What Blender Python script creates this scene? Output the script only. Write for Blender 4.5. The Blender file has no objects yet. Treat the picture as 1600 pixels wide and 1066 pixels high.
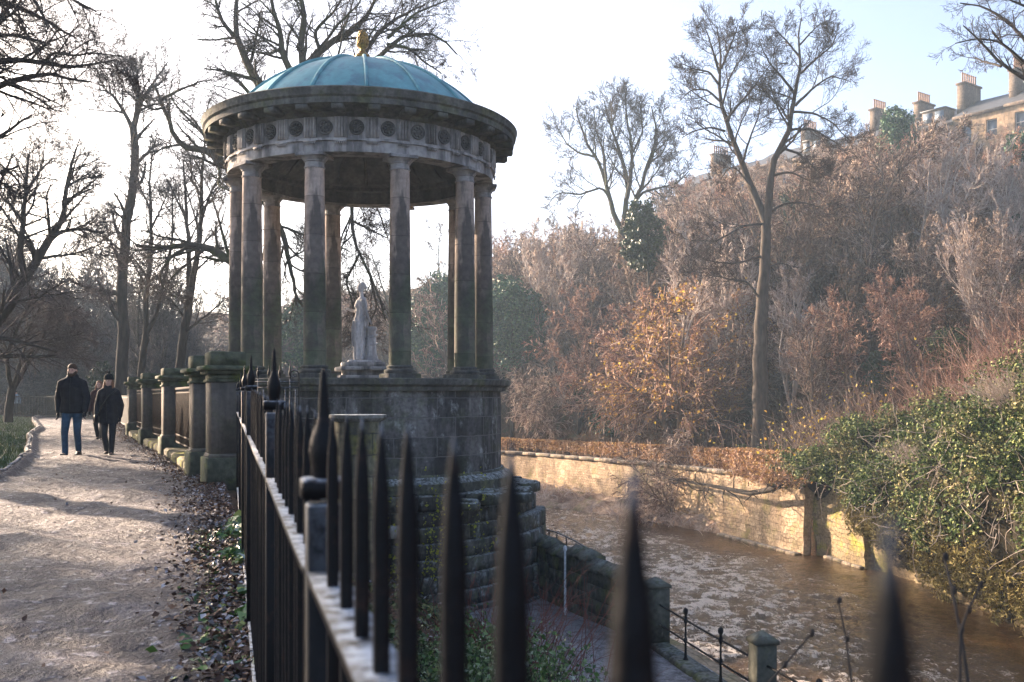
import bpy, math, random
import numpy as np
from mathutils import Vector
PI = math.pi
R = math.radians
rng = np.random.default_rng(7)
random.seed(7)
scn = bpy.context.scene
COL = scn.collection
F = 1556.0
EYE = 1.25
HZ = 618.0

def P(x, y, Y):
    """a point seen in the photograph at (x, y), standing Y metres away"""
    return np.array([(x - 800) / F * Y, Y, EYE + (HZ - y) / F * Y])

# ------------------------------------------------------------------ noise
_tab = np.random.default_rng(3).random((256, 256))
def vnoise(x, y, s=0):
    x = np.asarray(x, float) + s * 17.3; y = np.asarray(y, float) + s * 9.1
    xi = np.floor(x).astype(int); yi = np.floor(y).astype(int)
    fx = x - xi; fy = y - yi
    fx = fx * fx * (3 - 2 * fx); fy = fy * fy * (3 - 2 * fy)
    g = lambda a, b: _tab[a % 256, b % 256]
    return (g(xi, yi) * (1 - fx) + g(xi + 1, yi) * fx) * (1 - fy) + (g(xi, yi + 1) * (1 - fx) + g(xi + 1, yi + 1) * fx) * fy - .5
def fbm(x, y, s=0, o=4):
    v = 0; a = 1.
    for i in range(o):
        v = v + a * vnoise(x, y, s + i); x = np.asarray(x) * 2.03; y = np.asarray(y) * 2.03; a *= .5
    return v
def sm(t):
    t = np.clip(t, 0, 1); return t * t * (3 - 2 * t)

# ------------------------------------------------------------------ mesh builder
class MB:
    def __init__(s): s.v = []; s.f = []; s.n = 0; s.uv = []; s.mi = []
    def add(s, v, faces, uv=None, mi=0):
        v = np.asarray(v, float).reshape(-1, 3)
        groups = {}
        if isinstance(faces, np.ndarray): groups[faces.shape[1]] = (faces, uv)
        else:
            for i, f in enumerate(faces): groups.setdefault(len(f), ([], []))[0].append(f); groups[len(f)][1].append(uv[i] if uv is not None else None)
            groups = {k: (np.array(a), (np.array(b, float) if uv is not None else None)) for k, (a, b) in groups.items()}
        for k, (fa, u) in groups.items():
            s.f.append(fa + s.n); s.uv.append(u); s.mi.append(mi)
        s.v.append(v); s.n += len(v)
        return s
    def box(s, c, d, rz=0, taper=1.0, bev=0, mi=0, uvs=None):
        x, y, z = [q / 2 for q in d]
        v = []
        for k, (zz, t) in enumerate(((-z, 1), (z, taper))):
            for a, b in ((-1, -1), (1, -1), (1, 1), (-1, 1)): v.append((a * x * t, b * y * t, zz))
        v = np.array(v)
        if bev:
            # chamfer the upright edges and the top rim
            b = bev; o = []
            for zz, ins in ((-z, 0), (z - b, 0), (z, b)):
                for sx, sy in ((-1, -1), (1, -1), (1, 1), (-1, 1)):
                    cx, cy = sx * (x - ins), sy * (y - ins)
                    p1 = (cx - sx * b, cy); p2 = (cx, cy - sy * b)
                    if sx * sy > 0: o += [(p2[0], p2[1], zz), (p1[0], p1[1], zz)]
                    else: o += [(p1[0], p1[1], zz), (p2[0], p2[1], zz)]
            # re-sort by angle
            v = []
            for r_ in range(3):
                ring = o[r_ * 8:(r_ + 1) * 8]; ring.sort(key=lambda p: math.atan2(p[1] / y, p[0] / x)); v += ring
            v = np.array(v); f = []
            for r_ in range(2):
                for i in range(8): j = (i + 1) % 8; f.append((r_ * 8 + i, r_ * 8 + j, r_ * 8 + 8 + j, r_ * 8 + 8 + i))
            f.append(tuple(range(16, 24))); f.append(tuple(range(7, -1, -1)))
        else:
            f = [(3, 2, 1, 0), (4, 5, 6, 7), (0, 1, 5, 4), (1, 2, 6, 5), (2, 3, 7, 6), (3, 0, 4, 7)]
        ca, sa = math.cos(rz), math.sin(rz)
        w = np.stack([v[:, 0] * ca - v[:, 1] * sa + c[0], v[:, 0] * sa + v[:, 1] * ca + c[1], v[:, 2] + c[2]], 1)
        return s.add(w, f, mi=mi)
    def lathe(s, prof, c=(0, 0, 0), n=24, a0=0, a1=2 * PI, uvr=None, sx=1, sy=1, mi=0):
        """prof: list of (r, z) from bottom to top"""
        full = abs(a1 - a0 - 2 * PI) < 1e-6
        m = n if full else n + 1
        an = np.linspace(a0, a1, n + 1)[:m]
        v = []; K = len(prof)
        for r, z in prof:
            v.append(np.stack([c[0] + sx * r * np.cos(an), c[1] + sy * r * np.sin(an), np.full(m, c[2] + z)], 1))
        f = []; uv = []
        ln = [0]
        for k in range(1, K): ln.append(ln[-1] + math.hypot(prof[k][0] - prof[k - 1][0], prof[k][1] - prof[k - 1][1]))
        for k in range(K - 1):
            for i in range(n):
                j = (i + 1) % m
                f.append((k * m + i, k * m + j, (k + 1) * m + j, (k + 1) * m + i))
                r_ = uvr or max(prof[0][0], .3); A = an[i] * r_; B = (an[0] + (an[1] - an[0]) * (i + 1)) * r_
                uv.append(((A, ln[k]), (B, ln[k]), (B, ln[k + 1]), (A, ln[k + 1])))
        s.add(np.concatenate(v), np.array(f), np.array(uv), mi=mi)
        return s
    def disc(s, r, z, c=(0, 0, 0), n=24, down=False):
        an = np.linspace(0, 2 * PI, n + 1)[:n]
        v = np.stack([c[0] + r * np.cos(an), c[1] + r * np.sin(an), np.full(n, c[2] + z)], 1)
        return s.add(v, [tuple(range(n))[::-1] if down else tuple(range(n))])
    def tubes(s, P_, R_, sides=3, cap=False):
        """P_ (N,K,3), R_ (N,K)"""
        P_ = np.asarray(P_, float); R_ = np.asarray(R_, float)
        N, K, _ = P_.shape
        T = np.gradient(P_, axis=1); T /= np.linalg.norm(T, axis=2, keepdims=True) + 1e-9
        mt = P_[:, -1] - P_[:, 0]; mt = mt / (np.linalg.norm(mt, axis=1, keepdims=True) + 1e-9)
        ref = np.where(np.abs(mt[:, 2:3]) > .75, np.array([[1., 0.1, 0]]), np.array([[0, 0.1, 1.]]))
        ref = np.repeat(ref[:, None, :], K, 1)
        U = np.cross(T, ref); U /= np.linalg.norm(U, axis=2, keepdims=True) + 1e-9
        V = np.cross(T, U)
        an = np.arange(sides) * 2 * PI / sides
        ring = P_[:, :, None, :] + R_[:, :, None, None] * (np.cos(an)[None, None, :, None] * U[:, :, None, :] + np.sin(an)[None, None, :, None] * V[:, :, None, :])
        v = ring.reshape(-1, 3)
        i = np.arange(sides); j = (i + 1) % sides
        base = (np.arange(N)[:, None, None] * K + np.arange(K - 1)[None, :, None]) * sides
        f = np.stack([base + i, base + sides + i, base + sides + j, base + j], -1).reshape(-1, 4)
        s.add(v, f)
        if cap:
            for n_ in range(N):
                b = s.n - len(v) + n_ * K * sides
                s.f.append(np.array([[b + q for q in range(sides)]])); s.uv.append(None); s.mi.append(0)
                b += (K - 1) * sides
                s.f.append(np.array([[b + q for q in range(sides - 1, -1, -1)]])); s.uv.append(None); s.mi.append(0)
        return s
    def tube(s, pts, r, sides=6, cap=True):
        pts = np.asarray(pts, float); r = np.full(len(pts), r) if np.isscalar(r) else np.asarray(r, float)
        return s.tubes(pts[None], r[None], sides, cap)
    def sphere(s, c, r, n=10, sc=(1, 1, 1)):
        prof = [(max(1e-4, math.sin(PI * k / n)) * r, -math.cos(PI * k / n) * r * sc[2]) for k in range(n + 1)]
        return s.lathe(prof, c, n + 2, sx=sc[0], sy=sc[1])
    def mesh(s, name, origin=(0, 0, 0), smooth=False):
        me = bpy.data.meshes.new(name)
        V_ = np.concatenate(s.v) - np.array(origin)
        me.vertices.add(len(V_)); me.vertices.foreach_set('co', V_.astype(np.float32).ravel())
        tot = sum(f.size for f in s.f); nf = sum(len(f) for f in s.f)
        me.loops.add(tot); me.polygons.add(nf)
        me.loops.foreach_set('vertex_index', np.concatenate([f.ravel() for f in s.f]).astype(np.int32))
        cnt = np.concatenate([np.full(len(f), f.shape[1]) for f in s.f])
        me.polygons.foreach_set('loop_start', np.concatenate([[0], np.cumsum(cnt)[:-1]]).astype(np.int32))
        me.polygons.foreach_set('material_index', np.concatenate([np.full(len(f), m) for f, m in zip(s.f, s.mi)]).astype(np.int32))
        if any(u is not None for u in s.uv):
            l = me.uv_layers.new(name='uv')
            U = np.concatenate([(u.reshape(-1, 2) if u is not None else np.zeros((f.size, 2))) for f, u in zip(s.f, s.uv)])
            l.data.foreach_set('uv', U.astype(np.float32).ravel())
        me.update(calc_edges=True); me.validate()
        if smooth: me.polygons.foreach_set('use_smooth', np.ones(len(me.polygons), bool))
        return me

ORG = {}
def org(parent): return ORG.get(parent.name, np.zeros(3)) if parent is not None else np.zeros(3)
def obj(name, mb, mat, parent=None, smooth=False, local=False, autosmooth=None):
    o0 = (0, 0, 0) if local else org(parent)
    me = mb.mesh(name, o0, smooth) if isinstance(mb, MB) else mb
    o = bpy.data.objects.new(name, me); COL.objects.link(o)
    for m in (mat if isinstance(mat, (list, tuple)) else [mat]):
        if m is not None and m.name not in [q.name for q in me.materials if q]: me.materials.append(m)
    if parent is not None: o.parent = parent; ORG[o.name] = org(parent)
    if autosmooth is not None:
        me.polygons.foreach_set('use_smooth', np.ones(len(me.polygons), bool))
        try: me.set_sharp_from_angle(angle=R(autosmooth))
        except Exception: pass
    return o
def thing(name, label, cat, loc=(0, 0, 0), group=None, rz=0):
    o = bpy.data.objects.new(name, None); COL.objects.link(o)
    o.empty_display_size = .2
    o.location = [float(q) for q in loc]; o.rotation_euler = (0, 0, rz)
    ORG[o.name] = np.array(loc, float)
    return tag(o, label, cat, group)
def tag(o, label=None, cat=None, group=None, kind=None):
    if label: o['label'] = label
    if cat: o['category'] = cat
    if group: o['group'] = group
    if kind: o['kind'] = kind
    return o
def struct(name, mb, mat, **k): return tag(obj(name, mb, mat, **k), kind='structure')
def solid(name, mb, mat, label, cat, group=None, **k):
    """a thing that is a single mesh, its origin at its base"""
    V_ = np.concatenate(mb.v); c = (V_.min(0) + V_.max(0)) / 2; c[2] = V_[:, 2].min()
    me = mb.mesh(name, c, k.pop('smooth', False))
    o = obj(name, me, mat, **k); o.location = c
    return tag(o, label, cat, group)
def dup(root, loc, rz=None, label=None, scale=None):
    r = root.copy(); COL.objects.link(r); r.location = [float(q) for q in loc]
    if rz is not None: r.rotation_euler = (0, 0, rz)
    if scale is not None: r.scale = scale if not np.isscalar(scale) else (scale,) * 3
    if label: r['label'] = label
    for ch in list(root.children):
        c = ch.copy(); COL.objects.link(c); c.parent = r
        for g in ch.children:
            d = g.copy(); COL.objects.link(d); d.parent = c
    return r

# ------------------------------------------------------------------ materials
class NT:
    def __init__(s, name):
        s.m = bpy.data.materials.new(name); s.m.use_nodes = True
        s.t = s.m.node_tree; s.N = s.t.nodes; s.L = s.t.links
        s.b = s.N['Principled BSDF']; s.out = s.N['Material Output']
        s.co = s.N.new('ShaderNodeTexCoord')
    def new(s, k, **a):
        n = s.N.new('ShaderNode' + k)
        for q, v in a.items(): setattr(n, q, v)
        return n
    def link(s, a, b): s.L.new(a, b)
    def map(s, src, scale=(1, 1, 1), loc=(0, 0, 0)):
        m = s.new('Mapping'); m.inputs['Scale'].default_value = scale; m.inputs['Location'].default_value = loc
        s.link(src, m.inputs['Vector']); return m.outputs[0]
    def noise(s, sc, det=5, rough=.55, vec=None, dist=0):
        n = s.new('TexNoise'); n.inputs['Scale'].default_value = sc; n.inputs['Detail'].default_value = det
        n.inputs['Roughness'].default_value = rough; n.inputs['Distortion'].default_value = dist
        s.link(vec if vec is not None else s.co.outputs['Object'], n.inputs['Vector']); return n.outputs['Fac']
    def ramp(s, fac, stops, interp='LINEAR'):
        n = s.new('ValToRGB'); n.color_ramp.interpolation = interp
        e = n.color_ramp.elements
        while len(e) < len(stops): e.new(.5)
        for q, (p, c) in zip(e, stops):
            q.position = p; q.color = (c, c, c, 1) if np.isscalar(c) else (*c, 1)
        s.link(fac, n.inputs[0]); return n.outputs[0]
    def mix(s, fac, a, b, mode='MIX'):
        n = s.new('MixRGB', blend_type=mode)
        for i, q in ((0, fac), (1, a), (2, b)):
            if hasattr(q, 'links') or hasattr(q, 'is_linked'): s.link(q, n.inputs[i])
            elif np.isscalar(q): n.inputs[i].default_value = q if i == 0 else (q, q, q, 1)
            else: n.inputs[i].default_value = (*q, 1)
        return n.outputs[0]
    def math(s, op, a, b=0.5, clamp=False):
        n = s.new('Math', operation=op, use_clamp=clamp)
        for i, q in ((0, a), (1, b)):
            if hasattr(q, 'links'): s.link(q, n.inputs[i])
            else: n.inputs[i].default_value = q
        return n.outputs[0]
    def bump(s, h, strength=.5, dist=.02, normal=None):
        n = s.new('Bump'); n.inputs['Strength'].default_value = strength; n.inputs['Distance'].default_value = dist
        s.link(h, n.inputs['Height'])
        if normal is not None: s.link(normal, n.inputs['Normal'])
        return n.outputs[0]
    def fin(s, col, rough=.9, normal=None, metal=0, spec=.3):
        for k, v in (('Base Color', col), ('Roughness', rough), ('Metallic', metal), ('Specular IOR Level', spec)):
            i = s.b.inputs[k]
            if hasattr(v, 'links'): s.link(v, i)
            elif k == 'Base Color': i.default_value = (*v, 1)
            else: i.default_value = v
        if normal is not None: s.link(normal, s.b.inputs['Normal'])
        return s.m
    def sepz(s, src):
        n = s.new('SeparateXYZ'); s.link(src, n.inputs[0]); return n.outputs

def stone_mat(name, c1, c2, stain=(.03, .032, .03), moss=None, mossamt=.5, sc=1., brick=None, frost=0, bumps=.6, mortar=(.05, .05, .045), stainamt=.6, lichen=0, grit=.8):
    t = NT(name)
    a = t.noise(.9 * sc, 6, .62); b = t.noise(9 * sc, 5, .6); st = t.noise(1.6 * sc, 5, .6, t.map(t.co.outputs['Object'], (1.6, 1.6, .28), (3, 1, 0)))
    col = t.mix(t.ramp(a, [(.32, 0), (.68, 1)]), c1, c2)
    col = t.mix(t.math('MULTIPLY', t.ramp(st, [(.44, 0), (.57, 1)]), stainamt), col, stain)
    if lichen:
        li = t.noise(2.3 * sc, 7, .75, t.map(t.co.outputs['Object'], (1, 1, .7), (2, 8, 5)))
        col = t.mix(t.math('MULTIPLY', t.ramp(li, [(.55, 0), (.68, 1)]), lichen), col, (.38, .41, .42))
    if moss is not None:
        mm = t.noise(1.7 * sc, 6, .7, t.map(t.co.outputs['Object'], (1, 1, 1), (9, 4, 2)))
        col = t.mix(t.math('MULTIPLY', t.ramp(mm, [(.5, 0), (.63, 1)]), mossamt), col, moss)
    col = t.mix(grit, col, t.ramp(b, [(.3, .4), (.68, 1.4)]), 'MULTIPLY')
    h = t.math('MULTIPLY', b, .6)
    fine = t.noise(60 * sc, 3, .6)
    h = t.math('ADD', h, t.math('MULTIPLY', fine, .2))
    if brick:
        bw, bh, ms = brick
        bn = t.new('TexBrick'); bn.inputs['Scale'].default_value = 1; bn.inputs['Brick Width'].default_value = bw; bn.inputs['Row Height'].default_value = bh
        bn.inputs['Mortar Size'].default_value = ms; bn.inputs['Mortar Smooth'].default_value = .3; bn.inputs['Bias'].default_value = 0
        bn.inputs['Color1'].default_value = (.5, .5, .5, 1); bn.inputs['Color2'].default_value = (1.5, 1.45, 1.4, 1); bn.inputs['Mortar'].default_value = (.8, .8, .8, 1)
        wob = t.new('VectorMath', operation='ADD'); nz = t.new('TexNoise'); nz.inputs['Scale'].default_value = 3
        t.link(t.co.outputs['UV'], nz.inputs['Vector']); sc2 = t.new('VectorMath', operation='SCALE'); sc2.inputs['Scale'].default_value = .12 * bh
        t.link(nz.outputs['Color'], sc2.inputs[0]); t.link(t.co.outputs['UV'], wob.inputs[0]); t.link(sc2.outputs[0], wob.inputs[1])
        t.link(wob.outputs[0], bn.inputs['Vector'])
        col = t.mix(.8, col, bn.outputs['Color'], 'MULTIPLY')
        col = t.mix(t.math('MULTIPLY', bn.outputs['Fac'], .8), col, mortar)
        h = t.math('SUBTRACT', h, t.math('MULTIPLY', bn.outputs['Fac'], 1.2))
    if frost:
        g = t.new('NewGeometry'); nz_ = t.sepz(g.outputs['Normal'])[2]
        fr = t.math('MULTIPLY', t.ramp(nz_, [(.55, 0), (.9, 1)]), t.ramp(t.noise(14 * sc, 4), [(.4, 0), (.6, 1)]))
        col = t.mix(t.math('MULTIPLY', fr, frost), col, (.62, .68, .72))
    return t.fin(col, .9, t.bump(h, bumps, .03), spec=.25)

def rubble_mat(name, c1, c2, stain, moss, mossamt, sc, brick, bumps, mortar, stainamt):
    t = NT(name); bw, bh, ms = brick
    a = t.noise(.5, 5, .6); b = t.noise(9, 5, .65); st = t.noise(1.1, 5, .6, t.map(t.co.outputs['Object'], (1.2, 1.2, .4), (3, 1, 0)))
    nz = t.new('TexNoise'); nz.inputs['Scale'].default_value = 1.7; nz.inputs['Detail'].default_value = 3; t.link(t.co.outputs['UV'], nz.inputs['Vector'])
    ad = t.new('VectorMath', operation='ADD'); sc_ = t.new('VectorMath', operation='MULTIPLY'); sc_.inputs[1].default_value = (.5, .26, 0); t.link(nz.outputs['Color'], sc_.inputs[0]); t.link(t.co.outputs['UV'], ad.inputs[0]); t.link(sc_.outputs[0], ad.inputs[1])
    def bk(w_, h_, off):
        n_ = t.new('TexBrick'); n_.offset = off; n_.inputs['Scale'].default_value = 1; n_.inputs['Brick Width'].default_value = w_; n_.inputs['Row Height'].default_value = h_; n_.inputs['Mortar Size'].default_value = .011; n_.inputs['Mortar Smooth'].default_value = .6; n_.inputs['Bias'].default_value = 0
        n_.inputs['Color1'].default_value = (0, 0, 0, 1); n_.inputs['Color2'].default_value = (1, 1, 1, 1); n_.inputs['Mortar'].default_value = (.4, .4, .4, 1); t.link(ad.outputs[0], n_.inputs['Vector']); return n_
    b1 = bk(bw, bh, .43); b2 = bk(bw * 1.9, bh * 2, .31)
    pick = t.ramp(t.noise(.8, 2, .5), [(.5, 0), (.53, 1)])
    sp = t.mix(pick, b1.outputs['Color'], b2.outputs['Color']); mo = t.mix(pick, b1.outputs['Fac'], b2.outputs['Fac'])
    col = t.mix(sp, c1, c2); col = t.mix(t.math('MULTIPLY', t.ramp(a, [(.38, 0), (.62, 1)]), .65), col, tuple(q * .55 for q in c1))
    col = t.mix(t.math('MULTIPLY', t.ramp(st, [(.46, 0), (.62, 1)]), stainamt), col, stain)
    mm = t.noise(.9, 6, .7, t.map(t.co.outputs['Object'], (1, 1, 1), (9, 4, 2)))
    col = t.mix(t.math('MULTIPLY', t.ramp(mm, [(.52, 0), (.64, 1)]), mossamt), col, moss)
    col = t.mix(.85, col, t.ramp(b, [(.3, .35), (.68, 1.35)]), 'MULTIPLY')
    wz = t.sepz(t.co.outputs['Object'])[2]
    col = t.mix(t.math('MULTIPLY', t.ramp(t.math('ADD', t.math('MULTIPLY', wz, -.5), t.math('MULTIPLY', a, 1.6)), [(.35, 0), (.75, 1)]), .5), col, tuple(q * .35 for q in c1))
    col = t.mix(t.math('MULTIPLY', mo, .5), col, mortar)
    h = t.math('ADD', t.math('MULTIPLY', b, .35), t.math('SUBTRACT', t.math('MULTIPLY', sp, .5), mo))
    return t.fin(col, .92, t.bump(h, bumps, .06), spec=.2)

def bark_mat(name, c1, c2, moss=None):
    t = NT(name)
    n = t.noise(6, 5, .6, t.map(t.co.outputs['Object'], (1, 1, .25)))
    col = t.mix(t.ramp(n, [(.35, 0), (.65, 1)]), c1, c2)
    if moss is not None:
        mm = t.noise(.8, 5, .7)
        col = t.mix(t.math('MULTIPLY', t.ramp(mm, [(.48, 0), (.6, 1)]), .6), col, moss)
    return t.fin(col, .95, t.bump(n, .7, .04), spec=.15)
def isl_mat(name, stops, rough=.7, spec=.3, trans=0.0):
    """leaves and twigs: every leaf has its own shade"""
    t = NT(name)
    g = t.new('NewGeometry')
    col = t.ramp(g.outputs['Random Per Island'], stops)
    big = t.noise(.55, 3)
    col = t.mix(.6, col, t.ramp(big, [(.3, .6), (.7, 1.3)]), 'MULTIPLY')
    t.fin(col, rough, spec=spec)
    if trans:
        tr = t.new('BsdfTranslucent'); t.link(t.mix(1., col, (1.5, 1.6, .8), 'MULTIPLY'), tr.inputs[0])
        ms = t.new('MixShader'); ms.inputs[0].default_value = trans
        t.link(t.b.outputs[0], ms.inputs[1]); t.link(tr.outputs[0], ms.inputs[2]); t.link(ms.outputs[0], t.out.inputs[0])
    return t.m
def plain_mat(name, c, rough=.6, metal=0, nsc=30, var=.25, bmp=.2, spec=.4):
    t = NT(name); n = t.noise(nsc, 4)
    col = t.mix(1., c, t.ramp(n, [(.3, 1 - var), (.7, 1 + var)]), 'MULTIPLY')
    return t.fin(col, rough, t.bump(n, bmp, .01), metal, spec)
# ================================================================== LAND
RY = [-40, 0, 30.5, 42.9, 46.2, 46.8, 53.8, 64, 76.8, 90, 110, 140, 400]
RX = [20.5, 18, 17.1, 16.4, 15.6, 14.2, 11.9, 8.7, 2.2, -8, -28, -60, -330]
LY = [-40, 0, 6, 15.4, 19.8, 24.5, 28, 35, 50, 77, 90, 110, 140, 400]
LX = [11, 7.4, 6.2, 4.2, 3.25, 1.6, 1.0, -3, -9, -16, -26, -46, -78, -350]
EY = [-40, 0, 4.3, 13, 20, 29, 36, 50, 77, 110, 140, 400]
EX = [11.6, .45, -.75, -3.5, -6.5, -10.6, -13.4, -20, -31, -62, -96, -360]
rx = lambda y: np.interp(y, RY, RX)
lx = lambda y: np.interp(y, LY, LX)
ex = lambda y: np.interp(y, EY, EX)
WATER = -6.25
def height(x, y):
    x = np.asarray(x, float); y = np.asarray(y, float)
    rX, lX, eX = rx(y), lx(y), ex(y)
    sl = np.interp(y, [0, 45, 60, 77, 110, 400], [.98, .96, .93, .82, .72, .75])
    s = (x - rX) * sl
    right = np.interp(s, [0, 2.5, 4.5, 10, 20, 30, 38, 44, 60, 200], [-2.95, -2.75, -1.6, 2.0, 7.6, 12.8, 16.5, 18, 18.5, 24])
    right = right + 2.9 * sm((46 - y) / 7) * sm(s / 2.5) * (1 - sm((s - 5) / 12))
    right = right + sm(s / 8) * (fbm(x * .12, y * .12, 2) * 1.6 + fbm(x * .5, y * .5, 5) * .35)
    bed = -7.3 + 0 * x
    # left bank
    inner = lX - 3.3
    lowp = np.where(y < 27, -3.75, np.interp(y, [27, 31], [-3.75, -5.6]))
    t = np.clip((x - eX) / np.maximum(inner - eX, .4), 0, 1)
    tt = np.clip((x - eX) / np.maximum(lX - .2 - eX, 1), 0, 1)
    bank = np.where(y < 27, lowp * (t ** .75), (WATER - .2) * sm(tt) ** .9)
    bank = bank + (fbm(x * .9, y * .9, 4) * .22) * np.where((t > .04) & (t < .9), 1, 0)
    land = fbm(x * .15, y * .15, 8) * .1
    far = sm((y - 62) / 110) * 17 + sm((-x - 30) / 80) * 8
    pth = sm((eX - 4.2 - x) / 2.0)
    land = land * pth + far * sm((eX - 6 - x) / 20) + pth * .12
    left = np.where(x < eX, land, bank)
    h = np.where(x >= rX, right, np.where(x > lX, bed, left))
    return h
def axis(segs):
    o = [segs[0][0]]
    for a, b, st in segs:
        n = max(1, int(round((b - a) / st))); o += list(np.linspace(a, b, n + 1)[1:])
    return np.array(o)
gx = axis([(-500, -120, 19), (-120, -40, 2.5), (-40, -14, .8), (-14, 19, .22), (19, 40, .7), (40, 110, 1.8), (110, 500, 20)])
gy = axis([(-40, 0, 2), (0, 32, .25), (32, 60, .5), (60, 100, .9), (100, 170, 2.2), (170, 700, 20)])
X, Y = np.meshgrid(gx, gy); Zg = height(X, Y)
g = MB(); nx = len(gx)
ii = (np.arange(len(gy) - 1)[:, None] * nx + np.arange(nx - 1)[None]).ravel()
g.add(np.stack([X, Y, Zg], -1).reshape(-1, 3), np.stack([ii, ii + 1, ii + nx + 1, ii + nx], 1))
t = NT('leafy soil')
a_ = t.noise(.5, 6, .6); b_ = t.noise(7, 5, .7); c_ = t.noise(30, 3, .6)
col = t.mix(t.ramp(a_, [(.35, 0), (.65, 1)]), (.075, .045, .03), (.13, .085, .055))
col = t.mix(t.math('MULTIPLY', t.ramp(b_, [(.5, 0), (.62, 1)]), .6), col, (.24, .13, .07))
col = t.mix(t.ramp(t.noise(1.1, 5, .6, t.map(t.co.outputs['Object'], (1, 1, 1), (5, 5, 5))), [(.52, 0), (.62, .7)]), col, (.05, .07, .025))
col = t.mix(.7, col, t.ramp(c_, [(.3, .4), (.7, 1.4)]), 'MULTIPLY')
SOIL = t.fin(col, .95, t.bump(t.math('ADD', b_, c_), .9, .12), spec=.15)
struct('ground', g, SOIL, smooth=True)

# ---- upper footpath (gravel with hoar frost)
t = NT('frosted gravel path')
frostk = 1.0
n1 = t.noise(.55, 5, .6); n2 = t.noise(3.2, 6, .68, dist=.4); n3 = t.noise(55, 3, .7); n4 = t.noise(12, 5, .65)
col = t.mix(t.ramp(n1, [(.35, 0), (.65, 1)]), (.032, .024, .030), (.055, .041, .046))
col = t.mix(t.math('MULTIPLY', t.ramp(n2, [(.50, 0), (.68, 1)]), .4), col, (.34, .31, .34))
col = t.mix(t.math('MULTIPLY', t.ramp(n4, [(.57, 0), (.66, 1)]), .6), col, (.58, .55, .60))
col = t.mix(t.math('MULTIPLY', t.ramp(t.noise(16, 4, .6, t.map(t.co.outputs['Object'], (1, 1, 1), (4, 8, 0))), [(.34, 1), (.43, 0)]), .7), col, (.05, .035, .03))
col = t.mix(.8, col, t.ramp(n3, [(.3, .45), (.7, 1.45)]), 'MULTIPLY')
hh = t.math('ADD', t.math('MULTIPLY', n2, 1.6), t.math('ADD', t.math('MULTIPLY', n4, .9), t.math('MULTIPLY', n3, .2)))
GRAVEL = t.fin(col, .6, t.bump(hh, 1., .09), spec=.45)
py = axis([(-3, 36, .08), (36, 90, .8)])
lefte = lambda y: ex(y) - np.interp(y, [-3, 10, 14.7, 19, 27, 46, 90], [5.2, 4.4, 3.3, 3.2, 3.4, 4.0, 4.5])
righte = lambda y: ex(y) - np.interp(y, [-3, 8, 13, 90], [.12, .15, .25, .35])
K = 60
U = np.linspace(0, 1, K)[None]; yy = py[:, None]
px_ = lefte(yy) + (righte(yy) - lefte(yy)) * U
wv = fbm(yy * .8 + 0 * U, 0 * yy + 3.1, 1) * .07
px_ = px_ + wv * (1 - U) ** 3
pz = .03 + .05 * np.sin(PI * U) + fbm(px_ * 1.2, yy * 1.2, 3) * .05 + fbm(px_ * 3, yy * 4, 6) * .035 - .05 * ((U == 0) | (U == 1))
pz = pz + .13 * (1 - sm(U * 12))
g = MB(); ii = (np.arange(len(py) - 1)[:, None] * K + np.arange(K - 1)[None]).ravel()
g.add(np.stack([px_, yy + 0 * U, pz], -1).reshape(-1, 3), np.stack([ii, ii + 1, ii + K + 1, ii + K], 1))
struct('path', g, GRAVEL, smooth=True)

# edging of the path on its grassy side
kb = MB()
ky = axis([(8, 60, .45)])
pts = np.stack([lefte(ky) + fbm(ky * .8, 0 * ky + 3.1, 1) * .07, ky, np.full(len(ky), .13)], 1)
for i in range(len(ky) - 1):
    a, b = pts[i], pts[i + 1]; d = b - a; L = np.linalg.norm(d[:2])
    kb.box(((a + b) / 2 + [0, 0, rng.normal() * .01 - .06 + .0]), (L * .985, .08, .2), math.atan2(d[1], d[0]) + rng.normal() * .02, bev=.02)
KERB = stone_mat('edging stone', (.20, .17, .15), (.12, .1, .09), frost=.5)
tag(obj('kerb', kb, KERB), kind='structure')

GRAVL = GRAVEL.copy(); GRAVL.name = 'hoar frosted walk'
for n_ in GRAVL.node_tree.nodes:
    if n_.type == 'MIX_RGB' and abs(n_.inputs[1].default_value[0] - .032) < .001: n_.inputs[1].default_value = (.12, .115, .12, 1); n_.inputs[2].default_value = (.2, .19, .2, 1)
for n_ in GRAVL.node_tree.nodes:
    if n_.type == 'MIX_RGB' and abs(n_.inputs[2].default_value[0] - .34) < .01: n_.inputs[2].default_value = (.60, .61, .66, 1)
    if n_.type == 'VALTORGB' and abs(n_.color_ramp.elements[0].position - .50) < .001: n_.color_ramp.elements[0].position = .40; n_.color_ramp.elements[1].position = .56
# lower riverside walk
g = MB(); ly_ = axis([(-4, 27, .25)]); K = 16; U = np.linspace(0, 1, K)[None]; yy = ly_[:, None]
X2 = (lx(yy) - 3.6) + 3.55 * U
g.add(np.stack([X2, yy + 0 * U, -3.71 + fbm(X2 * 1.5, yy * 1.5, 3) * .03], -1).reshape(-1, 3),
      np.stack([(ii := (np.arange(len(ly_) - 1)[:, None] * K + np.arange(K - 1)[None]).ravel()), ii + 1, ii + K + 1, ii + K], 1))
struct('riverside_path', g, GRAVL, smooth=True)

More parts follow.
